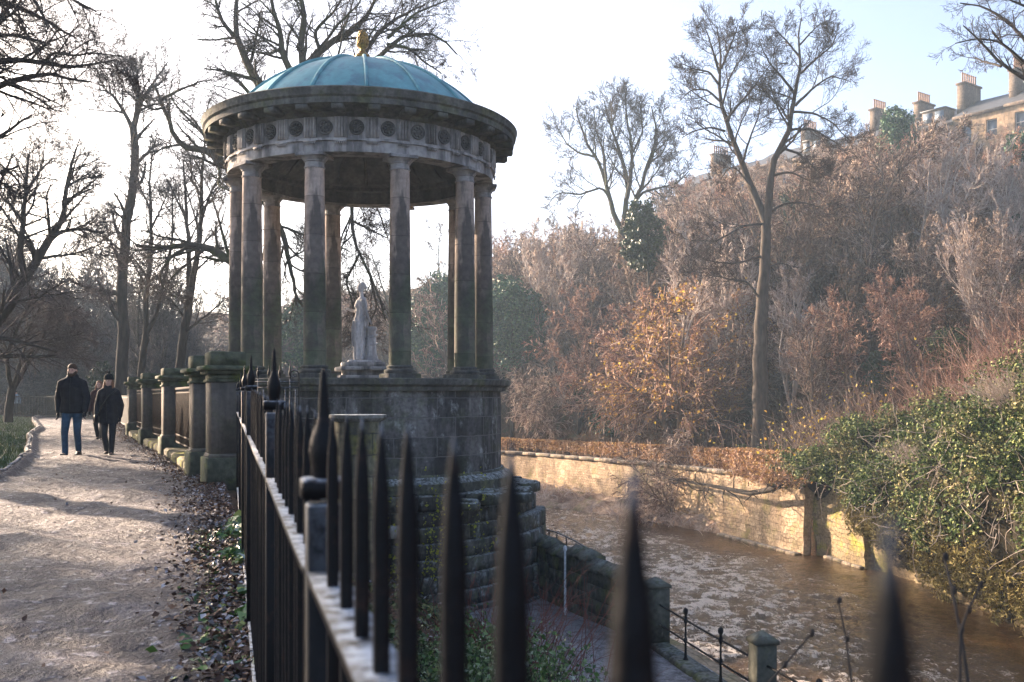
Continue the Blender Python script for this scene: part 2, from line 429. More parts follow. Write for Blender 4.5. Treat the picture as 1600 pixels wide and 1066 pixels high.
# ---- river
yw = axis([(-10, 12, .5), (12, 50, .1), (50, 90, .2), (90, 160, 1.5)]); K = 150
U = np.linspace(0, 1, K)[None]; yy = yw[:, None]
WX = (lx(yy) - .1) + (rx(yy) + .2 - lx(yy)) * U; WY = yy + 0 * U
wallside = np.clip((rx(WY) - WX - 1.5) / np.interp(WY, [0, 30, 45, 60], [9, 9, 6, 3]), 0, 1)
rough = np.interp(WY, [0, 30, 45, 60, 75, 90], [.9, 1, 1., .8, .7, .3]) * (.22 + .78 * sm(wallside)) * np.where(WY > 55, .6 + .4 * 1, 1)
# ripples stretched along the flow
wu = WX * 1.0 + WY * .28; wvv = WY * .55
wob = fbm(WX * .3, WY * .3, 9) * 2.2
h1 = fbm(wu * .9 + wob, wvv * 1.5 + wob, 1, 5)
h2 = 1 - np.abs(fbm(wu * 2.2 + wob, wvv * 3.4 + wob, 5, 4)) * 2
h3 = fbm(wu * 5, wvv * 9, 7, 3)
hz = rough * (.11 * h1 + .05 * h2 + .06 * h3) + .02 * h3
patch = fbm(WX * .35 + 3, WY * .16, 12, 3)
foam_glint = rough * np.clip((h2 - .62) * 1.3 + h1 * .45 + h3 * 1.0 + patch * .6 + .42, 0, 1)
g = MB(); ii = (np.arange(len(yw) - 1)[:, None] * K + np.arange(K - 1)[None]).ravel()
g.add(np.stack([WX, WY, WATER + hz], -1).reshape(-1, 3), np.stack([ii, ii + 1, ii + K + 1, ii + K], 1))
t = NT('peaty river water')
at = t.new('Attribute', attribute_name='foam')
fn = t.math('ADD', t.math('MULTIPLY', t.noise(6.5, 5, .75, t.map(t.co.outputs['Object'], (1.3, .6, 1)), 1.0), .72), t.math('MULTIPLY', t.noise(1.3, 3, .6, t.map(t.co.outputs['Object'], (1.2, .6, 1))), .28))
zn = t.new('Attribute', attribute_name='rapids')
ff = t.math('MULTIPLY', t.ramp(t.math('ADD', t.math('MULTIPLY', at.outputs['Fac'], .20), t.math('MULTIPLY', fn, 1.15)), [(.66, 0), (.76, 1)]), zn.outputs['Fac'])
col = t.mix(t.noise(.6, 3), (.045, .024, .009), (.095, .053, .018))
col = t.mix(t.math('MULTIPLY', ff, .95), col, (.76, .69, .63))  # pale flecks: froth, with sky glints off the waves painted in
w1 = t.noise(5.0, 5, .6, t.map(t.co.outputs['Object'], (1.0, 1.6, 1)), .4); w2 = t.noise(17, 4, .6, t.map(t.co.outputs['Object'], (1.4, .9, 1)))
t.fin(col, .07, t.bump(t.math('ADD', w1, t.math('MULTIPLY', w2, .45)), 1.0, .28), spec=.6)
for n_ in list(t.N):
    if n_.type == 'BUMP': t.link(t.math('ADD', t.math('MULTIPLY', zn.outputs['Fac'], .75), .22), n_.inputs['Strength'])
t.link(t.math('ADD', t.math('MULTIPLY', ff, .5), .07), t.b.inputs['Roughness'])
me = g.mesh('river', smooth=True)
at_ = me.attributes.new('foam', 'FLOAT', 'POINT'); at_.data.foreach_set('value', foam_glint.astype(np.float32).ravel())
z_ = me.attributes.new('rapids', 'FLOAT', 'POINT'); z_.data.foreach_set('value', np.clip(rough * 1.15 - .2 + fbm(WX * .5, WY * .3, 31) * .5, 0, 1).astype(np.float32).ravel())
o = bpy.data.objects.new('river', me); COL.objects.link(o); me.materials.append(t.m); tag(o, kind='structure')

# ---- gravel bar with flood debris at the foot of the far wall
g = MB(); by = axis([(52, 84, .25)]); K = 44; U = np.linspace(0, 1, K)[None]; yy = by[:, None]
wd = np.interp(yy, [52, 56, 62, 70, 78, 84], [.3, 1.8, 3.6, 8.5, 12, 13])
BX = rx(yy) + .2 - wd * U
bz = WATER - .25 + .95 * sm((1 - U) * 1.8) * sm((yy - 51) / 6) + (fbm(BX * .8, yy * .8, 4) * .5 + fbm(BX * 2.7, yy * 2.7, 6) * .22) * np.sin(PI * np.clip(U * .9 + .1, 0, 1))
g.add(np.stack([BX, yy + 0 * U, bz], -1).reshape(-1, 3), np.stack([(ii := (np.arange(len(by) - 1)[:, None] * K + np.arange(K - 1)[None]).ravel()), ii + 1, ii + K + 1, ii + K], 1))
t = NT('shingle and dead reeds')
n1 = t.noise(1.1, 5, .7); n2 = t.noise(9, 4, .7)
col = t.mix(t.ramp(n1, [(.4, 0), (.6, 1)]), (.20, .13, .09), (.40, .31, .24))
col = t.mix(t.ramp(t.noise(.7, 4, .6, t.map(t.co.outputs['Object'], (1, 1, 1), (3, 3, 3))), [(.55, 0), (.65, .7)]), col, (.16, .17, .05))
col = t.mix(.85, col, t.ramp(n2, [(.3, .35), (.7, 1.5)]), 'MULTIPLY')
struct('gravel_bank', g, t.fin(col, .9, t.bump(n2, .9, .1), spec=.2), smooth=True)

# ================================================================== FAR RIVER WALL
def wall_strip(mb, pts, z0, z1, rgh=.05, seed=0, face=-1, thick=.7):
    """vertical rubble face along pts (x,y), bulging a little, with top and back"""
    pts = np.array(pts, float); d = np.linalg.norm(np.diff(pts, axis=0), axis=1); L = np.concatenate([[0], np.cumsum(d)])
    n = int(L[-1] / .25) + 2; q = np.linspace(0, L[-1], n)
    x = np.interp(q, L, pts[:, 0]); y = np.interp(q, L, pts[:, 1]); K = 18
    tx, ty = np.gradient(x), np.gradient(y); l = np.hypot(tx, ty); nx_, ny_ = -ty / l * face, tx / l * face
    z0a = np.interp(q, L, z0) if not np.isscalar(z0) else np.full(n, z0); z1a = np.interp(q, L, z1) if not np.isscalar(z1) else np.full(n, z1)
    V = []; 
    for k in range(K):
        w = k / (K - 1); z = z0a + (z1a - z0a) * w
        off = (vnoise(q * 2.2, z * 3.4, seed) * rgh + vnoise(q * .5, z * .6, seed + 3) * rgh * 1.5) + (1 - w) * .12
        V.append(np.stack([x + nx_ * off, y + ny_ * off, z], 1))
    V.append(np.stack([x - nx_ * thick, y - ny_ * thick, z1a], 1)); V.append(np.stack([x - nx_ * thick, y - ny_ * thick, z0a], 1))
    V = np.stack(V); KK = K + 2
    f = []; uv = []
    ii = (np.arange(KK - 1)[:, None] * n + np.arange(n - 1)[None]); a = ii.ravel()
    fa = np.stack([a, a + 1, a + n + 1, a + n], 1)
    kk = np.repeat(np.arange(KK - 1), n - 1); jj = np.tile(np.arange(n - 1), KK - 1)
    zc = np.concatenate([np.linspace(0, 1, K), [1.0 + thick / 4, 2.2]])
    H = float(np.mean(z1a - z0a))
    UVf = np.stack([np.stack([q[jj], zc[kk] * H], -1), np.stack([q[jj + 1], zc[kk] * H], -1), np.stack([q[jj + 1], zc[kk + 1] * H], -1), np.stack([q[jj], zc[kk + 1] * H], -1)], 1)
    if face > 0: fa = fa[:, ::-1]; UVf = UVf[:, ::-1]
    mb.add(V.reshape(-1, 3), fa, UVf)
    for e in (0, n - 1):
        idx = [k * n + e for k in range(KK)]
        mb.add(V.reshape(-1, 3)[idx], [tuple(range(KK))])
    return x, y, z1a, nx_, ny_
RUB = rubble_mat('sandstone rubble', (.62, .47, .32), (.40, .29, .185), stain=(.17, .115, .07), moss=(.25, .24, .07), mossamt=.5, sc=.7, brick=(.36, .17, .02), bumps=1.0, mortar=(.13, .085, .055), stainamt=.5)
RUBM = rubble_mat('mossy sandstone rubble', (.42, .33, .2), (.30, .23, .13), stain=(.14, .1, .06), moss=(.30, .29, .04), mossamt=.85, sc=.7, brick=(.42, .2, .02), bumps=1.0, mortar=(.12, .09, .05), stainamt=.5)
COP = stone_mat('weathered coping', (.36, .28, .2), (.24, .18, .13), moss=(.15, .15, .05), frost=.3, bumps=.9)
rw = thing('retaining_wall', 'long sunlit sandstone rubble wall holding up the far river bank below the brown hedge', 'river wall', (8, 64, WATER - .8))
A_ = [(-60, 140), (-28.2, 110), (-8.2, 90), (1.8, 76.8), (8.3, 64), (11.5, 53.8), (13.75, 46.7)]
mb = MB(); wx, wy, wz, wnx, wny = wall_strip(mb, A_, [-7.2] * 7, [-3.6, -3.5, -3.45, -3.4, -3.2, -3.0, -2.85], .1, 1)
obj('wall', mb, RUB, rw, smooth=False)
mb = MB(); i = 0
while i < len(wx) - 14:
    st = int(rng.integers(7, 13)); a = np.array([wx[i], wy[i], wz[i]]); b = np.array([wx[i + st], wy[i + st], wz[i + st]]); d = b - a
    if a[1] < 100: mb.box((a + b) / 2 + [wnx[i] * -.18 + .0, wny[i] * -.18, .1 + rng.normal() * .015], (np.linalg.norm(d[:2]) * .995, .66, .2), math.atan2(d[1], d[0]) + rng.normal() * .01, bev=.02)
    i += st
obj('coping', mb, COP, rw)
mb = MB(); 
led = np.array([(11.2, 53.6), (13.45, 46.6)]); 
for k in range(9):
    p = led[0] + (led[1] - led[0]) * (k + .5) / 9
    mb.box((p[0] - .05, p[1], WATER - .04), (.80, .34 + .05 * rng.random(), .3), math.atan2(led[1][1] - led[0][1], led[1][0] - led[0][0]) + rng.normal() * .01, bev=.03)
obj('footing', mb, COP, rw)
rw2 = thing('wall_buttress', 'moss yellowed wall section set back right of the dark vertical shadow, ivy above', 'river wall', (15, 44.5, WATER - .8))
mb = MB(); wall_strip(mb, [(14.0, 47.2), (14.75, 45.9), (15.25, 42.9)], -7.2, [-2.7, -2.75, -2.9], .12, 5); obj('wall', mb, RUBM, rw2)
mb = MB(); 
for k in range(4): mb.box((14.62 + .16 * k, 45.7 - .78 * k, WATER - .04), (.34, .79, .3), .18, bev=.03)
obj('footing', mb, COP, rw2)
rw3 = thing('retaining_wall', 'crumbling overgrown wall end beneath the thick ivy, nearest at the right edge', 'river wall', (16.5, 36, WATER - .8))
mb = MB(); wall_strip(mb, [(15.7, 43.1), (16.2, 40), (16.5, 36), (16.8, 30), (17.4, 20), (18.5, 0)], -7.2, -2.9, .35, 9); obj('wall', mb, RUBM, rw3)

# ================================================================== LOWER PATH PARAPET, POSTS, RAIL
OLD = stone_mat('green weathered stone', (.12, .12, .095), (.06, .065, .05), moss=(.10, .12, .04), mossamt=.7, frost=.15, bumps=.9)
P1 = np.array([2.86, 19.8]); P2 = np.array([3.85, 15.3]); P3 = np.array([5.0, 10.6]); P4 = np.array([6.2, 5.9])
pw = thing('parapet_wall', 'low dark mossy parapet with ridged coping running from the temple base to the riverside posts', 'parapet', (1.8, 22.3, -3.8))
PA = np.array([.55, 25.2]); d = P1 - PA; L = np.linalg.norm(d); an = math.atan2(d[1], d[0]); nrm = np.array([-d[1], d[0]]) / L
segs = [(0, .22, 1.42), (.22, .40, 1.30), (.40, .56, 1.42), (.56, .78, 1.26), (.78, .97, 1.12)]
mb = MB(); cp = MB()
for a, b, h in segs:
    c = PA + d * (a + b) / 2; w = L * (b - a) * .995
    # masonry in two courses per segment
    n = 3
    for r_ in range(4):
        off = .5 * (r_ % 2)
        for q in range(n + 1):
            u0 = max(0, (q - off) / n); u1 = min(1, (q + 1 - off) / n)
            if u1 <= u0: continue
            cc = PA + d * (a + (b - a) * (u0 + u1) / 2)
            mb.box((cc[0], cc[1], -3.85 + h * (r_ + .5) / 4), (w * (u1 - u0) - .012, .40 + rng.normal() * .012, h / 4 - .01), an, bev=.012)
    # saddleback coping
    hw = .28; s0 = -w / 2; prof = [(-hw, 0), (-hw, .07), (0, .25), (hw, .07), (hw, 0)]
    for q in range(2):
        l0 = s0 + w * q / 2 + .006; l1 = s0 + w * (q + 1) / 2 - .006; v = []
        dz = rng.normal() * .006
        for l in (l0, l1):
            for y_, z_ in prof: v.append((c[0] + d[0] / L * l + nrm[0] * y_, c[1] + d[1] / L * l + nrm[1] * y_, -3.85 + h + z_ + dz))
        cp.add(v, [(0, 1, 2, 3, 4), (9, 8, 7, 6, 5), (0, 5, 6, 1), (1, 6, 7, 2), (2, 7, 8, 3), (3, 8, 9, 4), (4, 9, 5, 0)])
obj('wall', mb, OLD, pw); obj('coping', cp, OLD, pw)
def stone_post(p, h, w, label):
    t_ = thing('stone_post', label, 'post', (p[0], p[1], -3.75), 'square stone posts along the riverside railing', )
    m = MB(); m.box((p[0], p[1], -3.8 + h / 2), (w, w, h), .2, bev=.02); obj('shaft', m, OLD, t_)
    m = MB(); z = -3.8 + h + .002
    ca, sa = math.cos(.2), math.sin(.2); v = []
    for zz, q in ((z, w / 2 + .025), (z + .06, w / 2 + .025)):
        for sx, sy in ((-1, -1), (1, -1), (1, 1), (-1, 1)): v.append((p[0] + q * (sx * ca - sy * sa), p[1] + q * (sx * sa + sy * ca), zz))
    v.append((p[0], p[1], z + .2))
    m.add(v, [(3, 2, 1, 0), (0, 1, 5, 4), (1, 2, 6, 5), (2, 3, 7, 6), (3, 0, 4, 7), (4, 5, 8), (5, 6, 8), (6, 7, 8), (7, 4, 8)])
    obj('cap', m, OLD, t_); return t_
stone_post(P1, 1.25, .44, 'square stone post with pyramid cap at the end of the ridged parapet')
stone_post(P2, 1.25, .33, 'square stone post with pyramid cap midway along the riverside railing, foot of the photo')
stone_post(P3, 1.25, .33, 'square stone post with pyramid cap nearest on the riverside railing')
IRON = plain_mat('black painted iron', (.010, .010, .011), .6, 0, 40, .6, .5, .2)
t = NT('frosted black iron')
g_ = t.new('NewGeometry'); nz_ = t.sepz(g_.outputs['Normal'])[2]
nn = t.noise(38, 5, .7)
fr = t.math('MULTIPLY', t.ramp(nz_, [(.35, 0), (.85, 1)]), t.ramp(nn, [(.38, 0), (.58, 1)]))
ru = t.math('MULTIPLY', t.ramp(t.noise(25, 5, .7), [(.55, 0), (.68, 1)]), .55)
col = t.mix(ru, (.006, .006, .007), (.04, .02, .013))
col = t.mix(fr, col, (.42, .46, .52))
IRONF = t.fin(col, .42, t.bump(t.noise(120, 4, .7), .5, .004), 0, .22); t.link(t.math('ADD', t.math('MULTIPLY', fr, .3), .5), t.b.inputs['Roughness'])
def river_rail(a, b, label):
    t_ = thing('hand_railing', label, 'railing', (*((a + b) / 2), -3.75), 'black hand railings between the riverside posts')
    d = b - a; L = np.linalg.norm(d); u = d / L
    for z in (-2.87, -3.26):
        m = MB(); m.tube([(a[0] + u[0] * .12, a[1] + u[1] * .12, z), (*((a + b) / 2), z - .01), (b[0] - u[0] * .12, b[1] - u[1] * .12, z)], .019, 8); obj('rail', m, IRON, t_, smooth=True)
    n = 2
    for k in range(n):
        c = a + d * (k + 1) / (n + 1) + (.0, .0)
        m = MB(); pr = [(.045, -3.62), (.05, -3.6), (.03, -3.56), (.022, -3.45), (.02, -3.3), (.036, -3.28), (.036, -3.23), (.02, -3.2), (.017, -2.95), (.036, -2.91), (.038, -2.84), (.02, -2.81), (.02, -2.79), (.042, -2.76), (.05, -2.72), (.042, -2.68), (.005, -2.65)]
        m.lathe(pr, (c[0], c[1], 0), 10); obj('baluster', m, IRON, t_, smooth=True)
river_rail(P1, P2, 'black iron hand railing over the river between the two capped stone posts')
river_rail(P2, P3, 'black iron hand railing leaving the picture at the bottom, right of the second post')
kb = MB()
for a, b in ((P1, P2), (P2, P3), (P3, P4)):
    d = b - a; n = 4
    for k in range(n):
        c = a + d * (k + .5) / n; kb.box((c[0], c[1], -3.74), (np.linalg.norm(d) / n - .012, .42, .26), math.atan2(d[1], d[0]), bev=.05)
solid('kerb_coping', kb, OLD, 'rounded stone coping beneath the black riverside railing', 'coping')
# embankment below the lower path
mb = MB(); wall_strip(mb, [(lx(y) - .02, y) for y in (-6, 0, 6, 10.6, 15.4, 19.8, 24.5, 27.5)], -7.2, -3.86, .06, 15, face=1, thick=.5)
solid('embankment_wall', mb, RUB, 'rubble wall of the near river bank below the lower walk', 'river wall')
# thin railing that drops to the water behind the parapet
t_ = thing('step_railing', 'thin frosted railing curving down to the water behind the ridged parapet', 'railing', (1.9, 26, -5))
pts = [P(846, 826, 27.5), P(870, 832, 27.2), P(900, 846, 26.6), P(930, 864, 25.6), P(962, 888, 24.5)]
for dz in (0, -.3):
    m = MB(); m.tube([p + [0, 0, dz] for p in pts], .02, 6); obj('rail', m, IRONF, t_)
for k in range(9):
    q = k / 8 * (len(pts) - 1); i = min(int(q), len(pts) - 2); p = pts[i] + (pts[i + 1] - pts[i]) * (q - i)
    m = MB(); m.tube([p + [0, 0, .03], p + [0, 0, -2.5 if k % 4 == 0 else -.3]], .018, 5); obj('bar', m, IRONF, t_)
# slim frosted pole in front of the parapet
pp = P(883, 855, 22.6)
m = MB(); m.lathe([(.05, -3.75), (.05, -3.6), (.028, -3.5), (.024, pp[2] - .1), (.045, pp[2] - .05), (.045, pp[2]), (.01, pp[2] + .04)], (pp[0], pp[1], 0), 8)
solid('handrail_post', m, plain_mat('frosted pole', (.55, .57, .6), .6, 0, 30, .3), 'slim frost whitened pole standing in front of the dark parapet', 'pole', smooth=True)
# ================================================================== TEMPLE
TC = np.array([-3.93, 26.2]); RC = 3.18
DL = -.353  # turn of the colonnade
phi = math.atan2(TC[0], TC[1])
def tpos(th, r):
    """th = 0 points at the camera, positive to the right"""
    return np.array([TC[0] + r * (-math.cos(th) * math.sin(phi) + math.sin(th) * math.cos(phi)), TC[1] + r * (-math.cos(th) * math.cos(phi) - math.sin(th) * math.sin(phi))])
def tang(th):  # heading of the outward normal
    p = tpos(th, 1) - TC; return math.atan2(p[1], p[0])
C3 = (TC[0], TC[1], 0)
SH = stone_mat('column sandstone', (.24, .20, .18), (.17, .145, .135), stain=(.055, .05, .048), moss=(.06, .085, .04), mossamt=.55, sc=.8, bumps=.6, stainamt=.75)
# column shafts are blackened in their lower half, where the rain reaches
t = NT('column drums')
z = t.sepz(t.co.outputs['Object'])[2]
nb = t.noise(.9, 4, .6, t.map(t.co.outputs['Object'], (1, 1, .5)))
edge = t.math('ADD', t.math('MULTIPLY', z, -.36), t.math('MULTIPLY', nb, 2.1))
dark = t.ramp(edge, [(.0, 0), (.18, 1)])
a_ = t.noise(1.3, 6, .6); b_ = t.noise(10, 5, .65); sv = t.noise(2.2, 5, .6, t.map(t.co.outputs['Object'], (1.1, 1.1, .22), (3, 1, 7)))
col = t.mix(t.ramp(a_, [(.35, 0), (.65, 1)]), (.54, .43, .355), (.30, .235, .20))
col = t.mix(t.math('MULTIPLY', t.ramp(sv, [(.45, 0), (.53, 1)]), .75), col, (.05, .048, .05))
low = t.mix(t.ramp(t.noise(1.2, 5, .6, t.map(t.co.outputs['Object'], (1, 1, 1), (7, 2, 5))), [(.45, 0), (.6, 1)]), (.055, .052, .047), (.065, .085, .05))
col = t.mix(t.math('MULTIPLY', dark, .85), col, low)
col = t.mix(.4, col, t.ramp(b_, [(.3, .45), (.68, 1.4)]), 'MULTIPLY')
dr = t.math('FRACT', t.math('ADD', t.math('MULTIPLY', z, 1.12), .3)); 
jn = t.ramp(dr, [(0, 1), (.012, 0), (.988, 0), (1, 1)])
col = t.mix(t.math('MULTIPLY', jn, .6), col, (.03, .028, .025))
rnd = t.new('TexWhiteNoise', noise_dimensions='1D'); 
# each drum its own tone
oi = t.new('ObjectInfo')
seed_ = t.math('ADD', t.math('FLOOR', t.math('ADD', t.math('MULTIPLY', z, 1.12), .3)), t.math('MULTIPLY', oi.outputs['Random'], 91))
t.link(seed_, rnd.inputs['W'])
col = t.mix(.8, col, t.ramp(rnd.outputs['Value'], [(0, .7), (1, 1.25)]), 'MULTIPLY')
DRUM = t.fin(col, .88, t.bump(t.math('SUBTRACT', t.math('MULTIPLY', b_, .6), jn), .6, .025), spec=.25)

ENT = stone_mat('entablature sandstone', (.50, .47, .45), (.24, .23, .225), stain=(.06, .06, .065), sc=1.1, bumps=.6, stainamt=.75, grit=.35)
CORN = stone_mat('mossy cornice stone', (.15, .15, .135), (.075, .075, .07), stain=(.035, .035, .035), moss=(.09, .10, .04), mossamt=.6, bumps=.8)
SOF = stone_mat('sooty inner stone', (.13, .12, .115), (.075, .07, .068), stain=(.03, .03, .03), bumps=.6)  # darker stone for the ceiling and the core
PODM = stone_mat('black podium ashlar', (.17, .165, .165), (.07, .07, .073), stain=(.02, .02, .022), moss=(.06, .075, .035), mossamt=.5, brick=(1.15, .46, .014), bumps=.9, mortar=(.16, .155, .15), stainamt=.8, lichen=.7)
MOSSY = stone_mat('mossy ledge stone', (.11, .11, .09), (.06, .062, .05), stain=(.022, .024, .02), moss=(.12, .13, .06), mossamt=.7, frost=.5, bumps=1., lichen=.5)

tp = thing('temple', 'round open temple with ten stone columns and blue dome above the river', 'temple', (TC[0], TC[1], -3.8))
GT = {}
# podium
RP = 3.86; ZS = 1.65
m = MB(); m.lathe([(RP - .22, -.62), (RP - .22, ZS - .30)], C3, 96, uvr=RP); obj('podium', m, PODM, tp, autosmooth=30)
m = MB(); m.lathe([(RP - .24, ZS - .302), (RP - .1, ZS - .29), (RP - .08, ZS - .2), (RP + .02, ZS - .15), (RP + .04, ZS - .02), (RP, ZS)], C3, 96); m.disc(RP, ZS, C3, 96); obj('podium_cornice', m, CORN, tp, autosmooth=25)
m = MB(); m.lathe([(RP + .1, -1.02), (RP + .1, -.80), (RP + .04, -.74), (RP - .12, -.66), (RP - .16, -.60)], C3, 96); m.disc(RP - .17, -.605, C3, 96); obj('base_course', m, MOSSY, tp, autosmooth=25)
# battered courses of rough blocks down to the river walk
m = MB(); core = MB()
zt = -1.03; zb = -4.3; rows = 9; r_ = np.random.default_rng(11)
core.lathe([(RP + .42, -7.2), (RP + .30, -3.0), (RP - .1, -1.04)], C3, 64)
dth0 = math.radians(11); doorang = .13
for k in range(rows):
    z1 = zt - (zt - zb) * k / rows; z0 = zt - (zt - zb) * (k + 1) / rows
    rad = RP + .08 + .075 * k + (.1 if k == 0 else 0)
    n = int(r_.integers(38, 46)); th = np.sort(np.linspace(0, 2 * PI, n, endpoint=False) + r_.normal(0, .02, n))
    for i in range(n):
        a = th[i]; b = th[(i + 1) % n] + (2 * PI if i == n - 1 else 0); c = (a + b) / 2
        cc = (c + PI) % (2 * PI) - PI
        if abs(cc - doorang) < .085 and 1 < k: continue      # doorway opening
        if cc > 1.2 and k < 6 and r_.random() < .1: continue
        w = rad * (b - a) - .02; pr = abs(r_.normal(0, .05)) + (.22 * r_.random() if cc > .9 and cc < 2.2 else 0)
        p = tpos(c, rad - .28 + pr)
        m.box((p[0], p[1], (z0 + z1) / 2 + r_.normal(0, .004)), (.62, w, (z1 - z0) - .018), tang(c) + r_.normal(0, .02), bev=.035)
ROUGH = stone_mat('rough black masonry', (.15, .14, .12), (.065, .062, .055), stain=(.022, .022, .02), moss=(.11, .12, .055), mossamt=.6, frost=.35, bumps=1., sc=1.2, stainamt=.7, lichen=.7)
obj('rough_base', m, ROUGH, tp); obj('core_wall', core, SOF, tp)
# tumbled ledge rocks on the right shoulder
m = MB()
for k in range(26):
    th = .5 + 1.3 * r_.random(); rr = RP + .15 + .6 * r_.random(); p = tpos(th, rr)
    m.box((p[0], p[1], -1.08 - .25 * (rr - RP) + r_.random() * .06), (.3 + .3 * r_.random(), .3 + .3 * r_.random(), .16 + .1 * r_.random()), r_.random() * 3, taper=.75, bev=.03)
obj('ledge_rocks', m, MOSSY, tp)
# a broken buttress of blocks reaching out to the right
m = MB()
for k in range(11):
    z0 = -1.25 - k * .40
    for q in range(5):
        th = .95 + q * .115 + r_.normal(0, .01); rr = RP + .40 + .03 * k + (.12 * r_.random()) + (-.25 if k == 0 else 0); p = tpos(th, rr)
        m.box((p[0], p[1], z0 - .2), (.9, .50 + r_.normal() * .01, .385), tang(th) + r_.normal(0, .025), bev=.045)
obj('buttress', m, ROUGH, tp)
# door under the podium with a pale lintel
dp = tpos(doorang, RP + .20); ha = tang(doorang)
m = MB(); m.box((*dp, -1.80), (.5, 1.05, .26), ha, bev=.02); obj('lintel', m, stone_mat('pale lintel', (.34, .32, .29), (.22, .21, .19), bumps=.5), tp)
dp2 = tpos(doorang, RP + .06); m = MB(); m.box((*dp2, -3.05), (.08, .72, 2.25), ha)
dr_ = obj('door', m, plain_mat('old door', (.03, .014, .012), .7, 0, 12, .4), tp)
m = MB()
for s in (-.24, 0, .24): 
    q = tpos(doorang + s / (RP + .1), RP + .11); m.box((*q, -3.05), (.02, .03, 2.1), ha)
obj('ledge_strip', m, plain_mat('dark strip', (.015, .01, .01), .7), dr_)

# columns
COLH = 5.18
for k in range(10):
    th = DL + k * 2 * PI / 10; p = tpos(th, RC); c = (p[0], p[1], ZS)
    m = MB(); rb = .262; pr = []
    for q in range(17):
        w = q / 16; pr.append((rb * (1 - .15 * w ** 1.6), .30 + (COLH - .62) * w))
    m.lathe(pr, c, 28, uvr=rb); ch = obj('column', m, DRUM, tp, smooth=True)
    # per-column local space so every shaft weathers differently
    off = np.array([c[0], c[1], c[2]]) - org(tp); co = np.empty(len(ch.data.vertices) * 3, np.float32); ch.data.vertices.foreach_get('co', co)
    co = co.reshape(-1, 3) - off; ch.data.vertices.foreach_set('co', co.astype(np.float32).ravel()); ch.location = off; ORG[ch.name] = np.array(c)
    ch.rotation_euler = (0, 0, 0)
    m = MB(); m.lathe([(.36, .115), (.375, .14), (.375, .18), (.35, .205), (.305, .215), (.30, .235), (.315, .25), (.315, .275), (.285, .302)], c, 28); m.box((c[0], c[1], c[2] + .056), (.78, .78, .108), tang(th), bev=.01)
    obj('column_base', m, CORN, ch, autosmooth=35)
    m = MB(); z = COLH - .33
    m.lathe([(.222, z - .002), (.24, z), (.245, z + .03), (.222, z + .045), (.222, z + .14), (.25, z + .15), (.25, z + .17), (.30, z + .225), (.315, z + .245), (.315, z + .252)], c, 28); m.box((c[0], c[1], c[2] + z + .291), (.68, .68, .075), tang(th), bev=.012)
    obj('capital', m, ENT, ch, autosmooth=35)
# entablature
RE = 3.48; Z0 = ZS + COLH
m = MB(); m.lathe([(2.9, Z0), (RE - .05, Z0), (RE - .05, Z0 + .25), (RE, Z0 + .255), (RE, Z0 + .31), (RE - .06, Z0 + .315)], C3, 120); obj('architrave', m, ENT, tp, autosmooth=25)
m = MB(); m.lathe([(RE - .06, Z0 + .31), (RE - .06, Z0 + .80)], C3, 120); obj('frieze', m, ENT, tp, smooth=True)
for k in range(30):
    th = DL + (k) * 2 * PI / 30
    ph = tang(th); 
    # triglyph: plate with three raised bars and guttae under the taenia
    m = MB(); p = tpos(th, RE - .045); m.box((*p, Z0 + .557), (.06, .30, .48), ph)
    for s in (-.105, -.035, .035, .105):
        q = tpos(th + s / RE, RE + .0); m.box((*q, Z0 + .555), (.06, .038, .45), ph + s / RE, bev=.004)
    p = tpos(th, RE + .012); m.box((*p, Z0 + .235), (.03, .30, .03), ph)
    for s in np.linspace(-.12, .12, 6):
        q = tpos(th + s / RE, RE + .005); m.box((*q, Z0 + .20), (.03, .026, .038), ph, taper=.8)
    obj('triglyph', m, ENT, tp)
    th2 = th + PI / 30; p = tpos(th2, RE - .05); nv = np.array([math.cos(tang(th2)), math.sin(tang(th2)), 0]); tv = np.array([-nv[1], nv[0], 0]); up = np.array([0, 0, 1.])
    m = MB(); c = np.array([*p, Z0 + .56])
    def ringd(rr, hh, n=20):
        a = np.arange(n) * 2 * PI / n; return c + nv * hh + rr * (np.cos(a)[:, None] * tv + np.sin(a)[:, None] * up)
    prof = [(.175, 0), (.175, .03), (.165, .04), (.15, .028), (.14, .018), (.06, .018), (.05, .045), (.02, .055), (.001, .057)]
    V = np.concatenate([ringd(a, b) for a, b in prof]); i = np.arange(20); j = (i + 1) % 20
    m.add(V, np.concatenate([np.stack([q * 20 + i, q * 20 + j, (q + 1) * 20 + j, (q + 1) * 20 + i], 1) for q in range(len(prof) - 1)]))
    for q in range(8):  # petals
        a = q * PI / 4 + (.2 if k % 2 else 0); pc = c + nv * .026 + .098 * (math.cos(a) * tv + math.sin(a) * up)
        m.sphere(pc, .036, 5)
    obj('rosette', m, stone_mat('dark rosette stone', (.13, .125, .12), (.07, .07, .07), bumps=.4, grit=.4) if k == 0 else bpy.data.materials['dark rosette stone'], tp, smooth=True)
# cornice: bed mould, soffit, corona
RK = 4.03; ZK = Z0 + .80
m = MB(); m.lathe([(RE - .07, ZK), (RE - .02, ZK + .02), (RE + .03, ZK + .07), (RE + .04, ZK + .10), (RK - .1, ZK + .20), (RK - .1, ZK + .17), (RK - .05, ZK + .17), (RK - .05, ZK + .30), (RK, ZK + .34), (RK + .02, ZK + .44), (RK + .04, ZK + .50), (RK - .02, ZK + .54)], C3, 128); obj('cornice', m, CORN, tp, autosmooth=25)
for k in range(30):
    th = DL + k * 2 * PI / 30; p = tpos(th, (RE + RK) / 2 - .0); m = MB(); m.box((*p, ZK + .10), (.42, .27, .12), tang(th), bev=.008)
    obj('mutule', m, CORN, tp)
